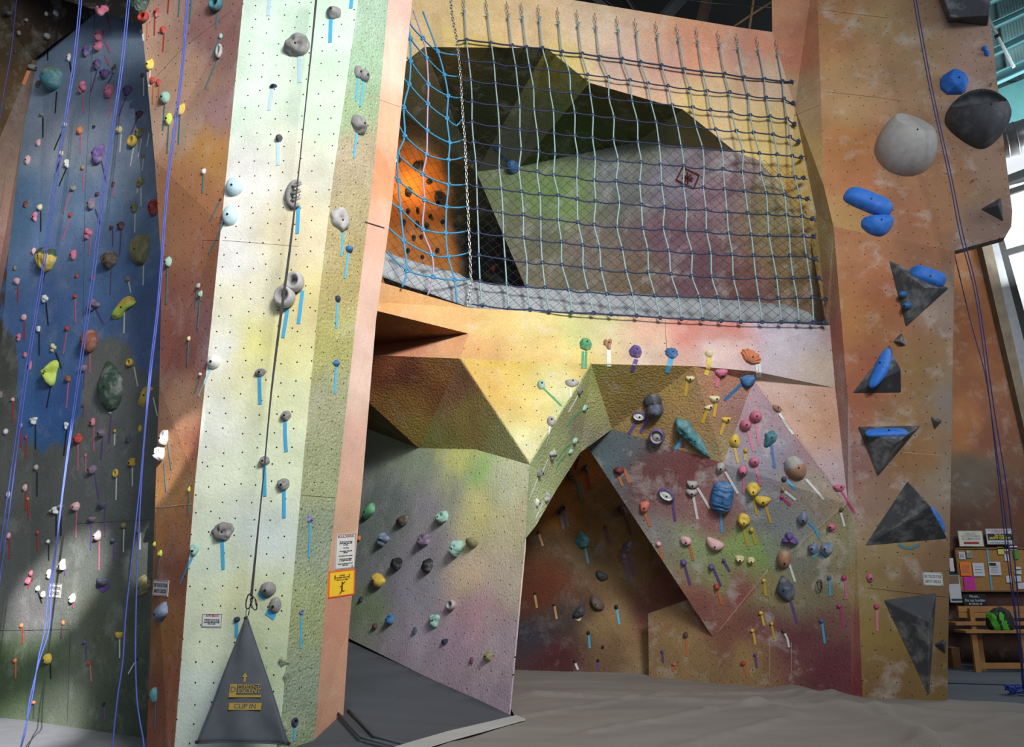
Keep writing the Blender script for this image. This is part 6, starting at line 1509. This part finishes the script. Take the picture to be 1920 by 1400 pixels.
# window wall, sky beyond
GLS, nt_, b_ = new_mat('daylit_glass'); n1 = N(nt_, 'ShaderNodeTexNoise'); n1.inputs['Scale'].default_value = 1.6; n1.inputs['Detail'].default_value = 5
tcx = N(nt_, 'ShaderNodeTexCoord'); nt_.links.new(tcx.outputs['Object'], n1.inputs['Vector']); rp = N(nt_, 'ShaderNodeMapRange'); rp.inputs[1].default_value = .54; rp.inputs[2].default_value = .64; nt_.links.new(n1.outputs[0], rp.inputs[0])
cc = mixrgb(nt_, rp.outputs[0], (.86, .90, .95), (.50, .56, .38)); nt_.links.new(cc, b_.inputs['Emission Color']); b_.inputs['Emission Strength'].default_value = .85; b_.inputs['Base Color'].default_value = (.2, .2, .2, 1)
def pane(name, pts, mat, Y, t=.05, kind='structure'):
    bm = bmesh.new(); vs = [bm.verts.new(P(x, y, Y)) for x, y in pts]; bm.faces.new(vs)
    r_ = bmesh.ops.extrude_face_region(bm, geom=bm.faces[:]); bmesh.ops.translate(bm, vec=(0, t, 0), verts=[g for g in r_['geom'] if isinstance(g, bmesh.types.BMVert)])
    bmesh.ops.recalc_face_normals(bm, faces=bm.faces[:]); o = mk(name, bm, mat)
    if kind: o['kind'] = kind
    return o
pane('window_1', [(1868,262),(2080,180),(2200,900),(1980,1000),(1846,440)], GLS, 14.3, .02)
POST = simple_mat('post_weathered', (112,100,82), rough=.7, nscale=6, namt=.2); SILV = simple_mat('post_aluminium', (150,152,154), rough=.4, metal=.5, nscale=8); DRK = simple_mat('mullion_black', (22,24,24), rough=.6)
pane('trim_5', [(1836,440),(1856,440),(1950,860),(1950,930)], POST, 13.45, .25); pane('trim_6', [(1856,440),(1868,440),(1962,800),(1950,860)], SILV, 13.5, .2)
pane('trim_7', [(1868,440),(1880,440),(1990,830),(1962,800)], DRK, 13.6, .2)
for i, (a, b2, th) in enumerate((((1878,470),(1990,438),11),((1898,594),(1990,572),10),((1884,330),(1990,290),14),((1890,355),(1990,322),10),((1905,735),(1990,715),10))):
    pane('trim_%d' % (8+i), [a, b2, (b2[0], b2[1]+th), (a[0], a[1]+th)], DRK, 13.9, .1)
pane('wall_gable', [(1866,338),(1990,298),(1990,322),(1870,352)], simple_mat('gable_metal', (60,64,64), rough=.7), 13.95, .05)
# teal roof steelwork
TEAL = simple_mat('teal_steel', (108,160,165), rough=.6, nscale=4, namt=.06); TEALD = simple_mat('teal_deck', (122,160,160), rough=.7, nscale=5, namt=.1); TEALW = simple_mat('teal_wall', (100,165,165), rough=.8, nscale=3)
pane('ceiling_deck', [(1800,-80),(2100,-80),(2100,120),(1940,190),(1850,230)], TEALD, 14.6, .05)
pane('wall_teal', [(1850,175),(1940,140),(2090,90),(2090,190),(1940,232),(1850,250)], TEALW, 14.2, .05)
def beam(p0_, p1_, wpx, name, mat, Y0, Y1, label=None, cat=None, grp=None, th=.18):
    a = P(*p0_, Y0); b2 = P(*p1_, Y1); d = (b2-a); hh = wpx*a.y/FPX
    bm = bmesh.new(); M_ = Matrix.Translation((a+b2)/2) @ d.to_track_quat('X', 'Z').to_matrix().to_4x4()
    for z_ in (hh*.45, -hh*.45): add_box(bm, Vector((0, 0, z_)), (d.length, th, hh*.1), M=M_)
    add_box(bm, Vector((0, 0, 0)), (d.length, .03, hh*.85), M=M_)
    o = mk(name, bm, mat); tag(o, label, cat, grp); return o
for i, (a, b2, w_, lb) in enumerate((((1840,8),(1990,-60),14,'topmost teal roof beam at the upper right corner'),((1846,56),(1990,-10),13,'second teal roof beam from the top, upper right'),((1852,104),(1990,36),16,'third teal roof beam, behind the white pipe'),((1858,152),(1990,92),22,'lowest and deepest teal roof beam, with bolt holes'))):
    beam(a, b2, w_, 'roof_beam', TEAL, 13.7, 13.7, lb, 'beam', 'teal roof beams')
bm = bmesh.new()
for k in range(22):
    x = 1860+k*6; add_tube(bm, [P(x, -60, 14.5), P(x+34, 150, 14.5)], .035, 6)
o = mk('ceiling_ribs', bm, TEALD); o['kind'] = 'structure'
bm = bmesh.new(); add_tube(bm, [P(1836,2,12.6), P(1901,126,12.6)], .028, 12); o = mk('sprinkler_pipe', bm, simple_mat('pipe_white', (190,205,205), rough=.5)); b3 = bmesh.new(); add_tube(b3, [P(1868,66,12.6), P(1871,71,12.6)], .04, 12); mk('coupling', b3, DRK, parent=o); tag(o, 'pale diagonal pipe under the teal roof beams', 'pipe')
# duct
DUC = simple_mat('galvanised_duct', (150,152,155), rough=.38, metal=.75, nscale=5, namt=.1)
bm = bmesh.new(); da, db_ = P(1850, 275, 12.6), P(2000, 232, 12.0); add_tube(bm, [da, db_], .28, 32); dct = mk('air_duct', bm, DUC); tag(dct, 'round galvanised air duct at the right edge of the frame', 'duct')
for k in range(9):
    bm = bmesh.new(); p = da.lerp(db_, k/8); q_ = (db_-da).normalized(); add_tube(bm, [p-q_*.008, p+q_*.008], .288, 32); mk('duct_seam', bm, DUC, parent=dct)
# dark roof space above the net
BMD = simple_mat('roof_beam_dark', (48,52,56), rough=.8, nscale=4)
for a, b2, w_, lb, m_ in (((1080,-30),(1180,50),20,'dark roof truss above the left of the net header',BMD),((1220,60),(1330,-60),22,'dark slanting truss above the middle of the net header',BMD),((1310,60),(1340,-60),24,'brown post in the dark roof space',simple_mat('roof_post_brown', (62,50,42), rough=.9)),((1150,-40),(1200,40),9,'thin dark strut in the roof space',BMD)):
    beam(a, b2, w_, 'roof_truss', m_, 10.6, 10.6, lb, 'truss', 'dark roof trusses', th=.1)
for a, b2, lb in (((1376,50),(1450,0),'diagonal pale batten at the top of the header'),((1404,60),(1414,-10),'upright pale batten behind the header top')):
    bm = bmesh.new(); A_1, B_1 = P(*a, 9.6), P(*b2, 9.6); add_tube(bm, [A_1, B_1], .018, 4); o = mk('wooden_batten', bm, simple_mat('batten', (130,100,66), rough=.8)); tag(o, lb, 'batten')
bm = bmesh.new(); add_tube(bm, [P(1250,-6,9.4), P(1330,6,9.4), P(1448,14,9.4)], .006, 6); o = mk('steel_cable', bm, STEEL); tag(o, 'thin steel cable in the roof space above the header', 'cable')
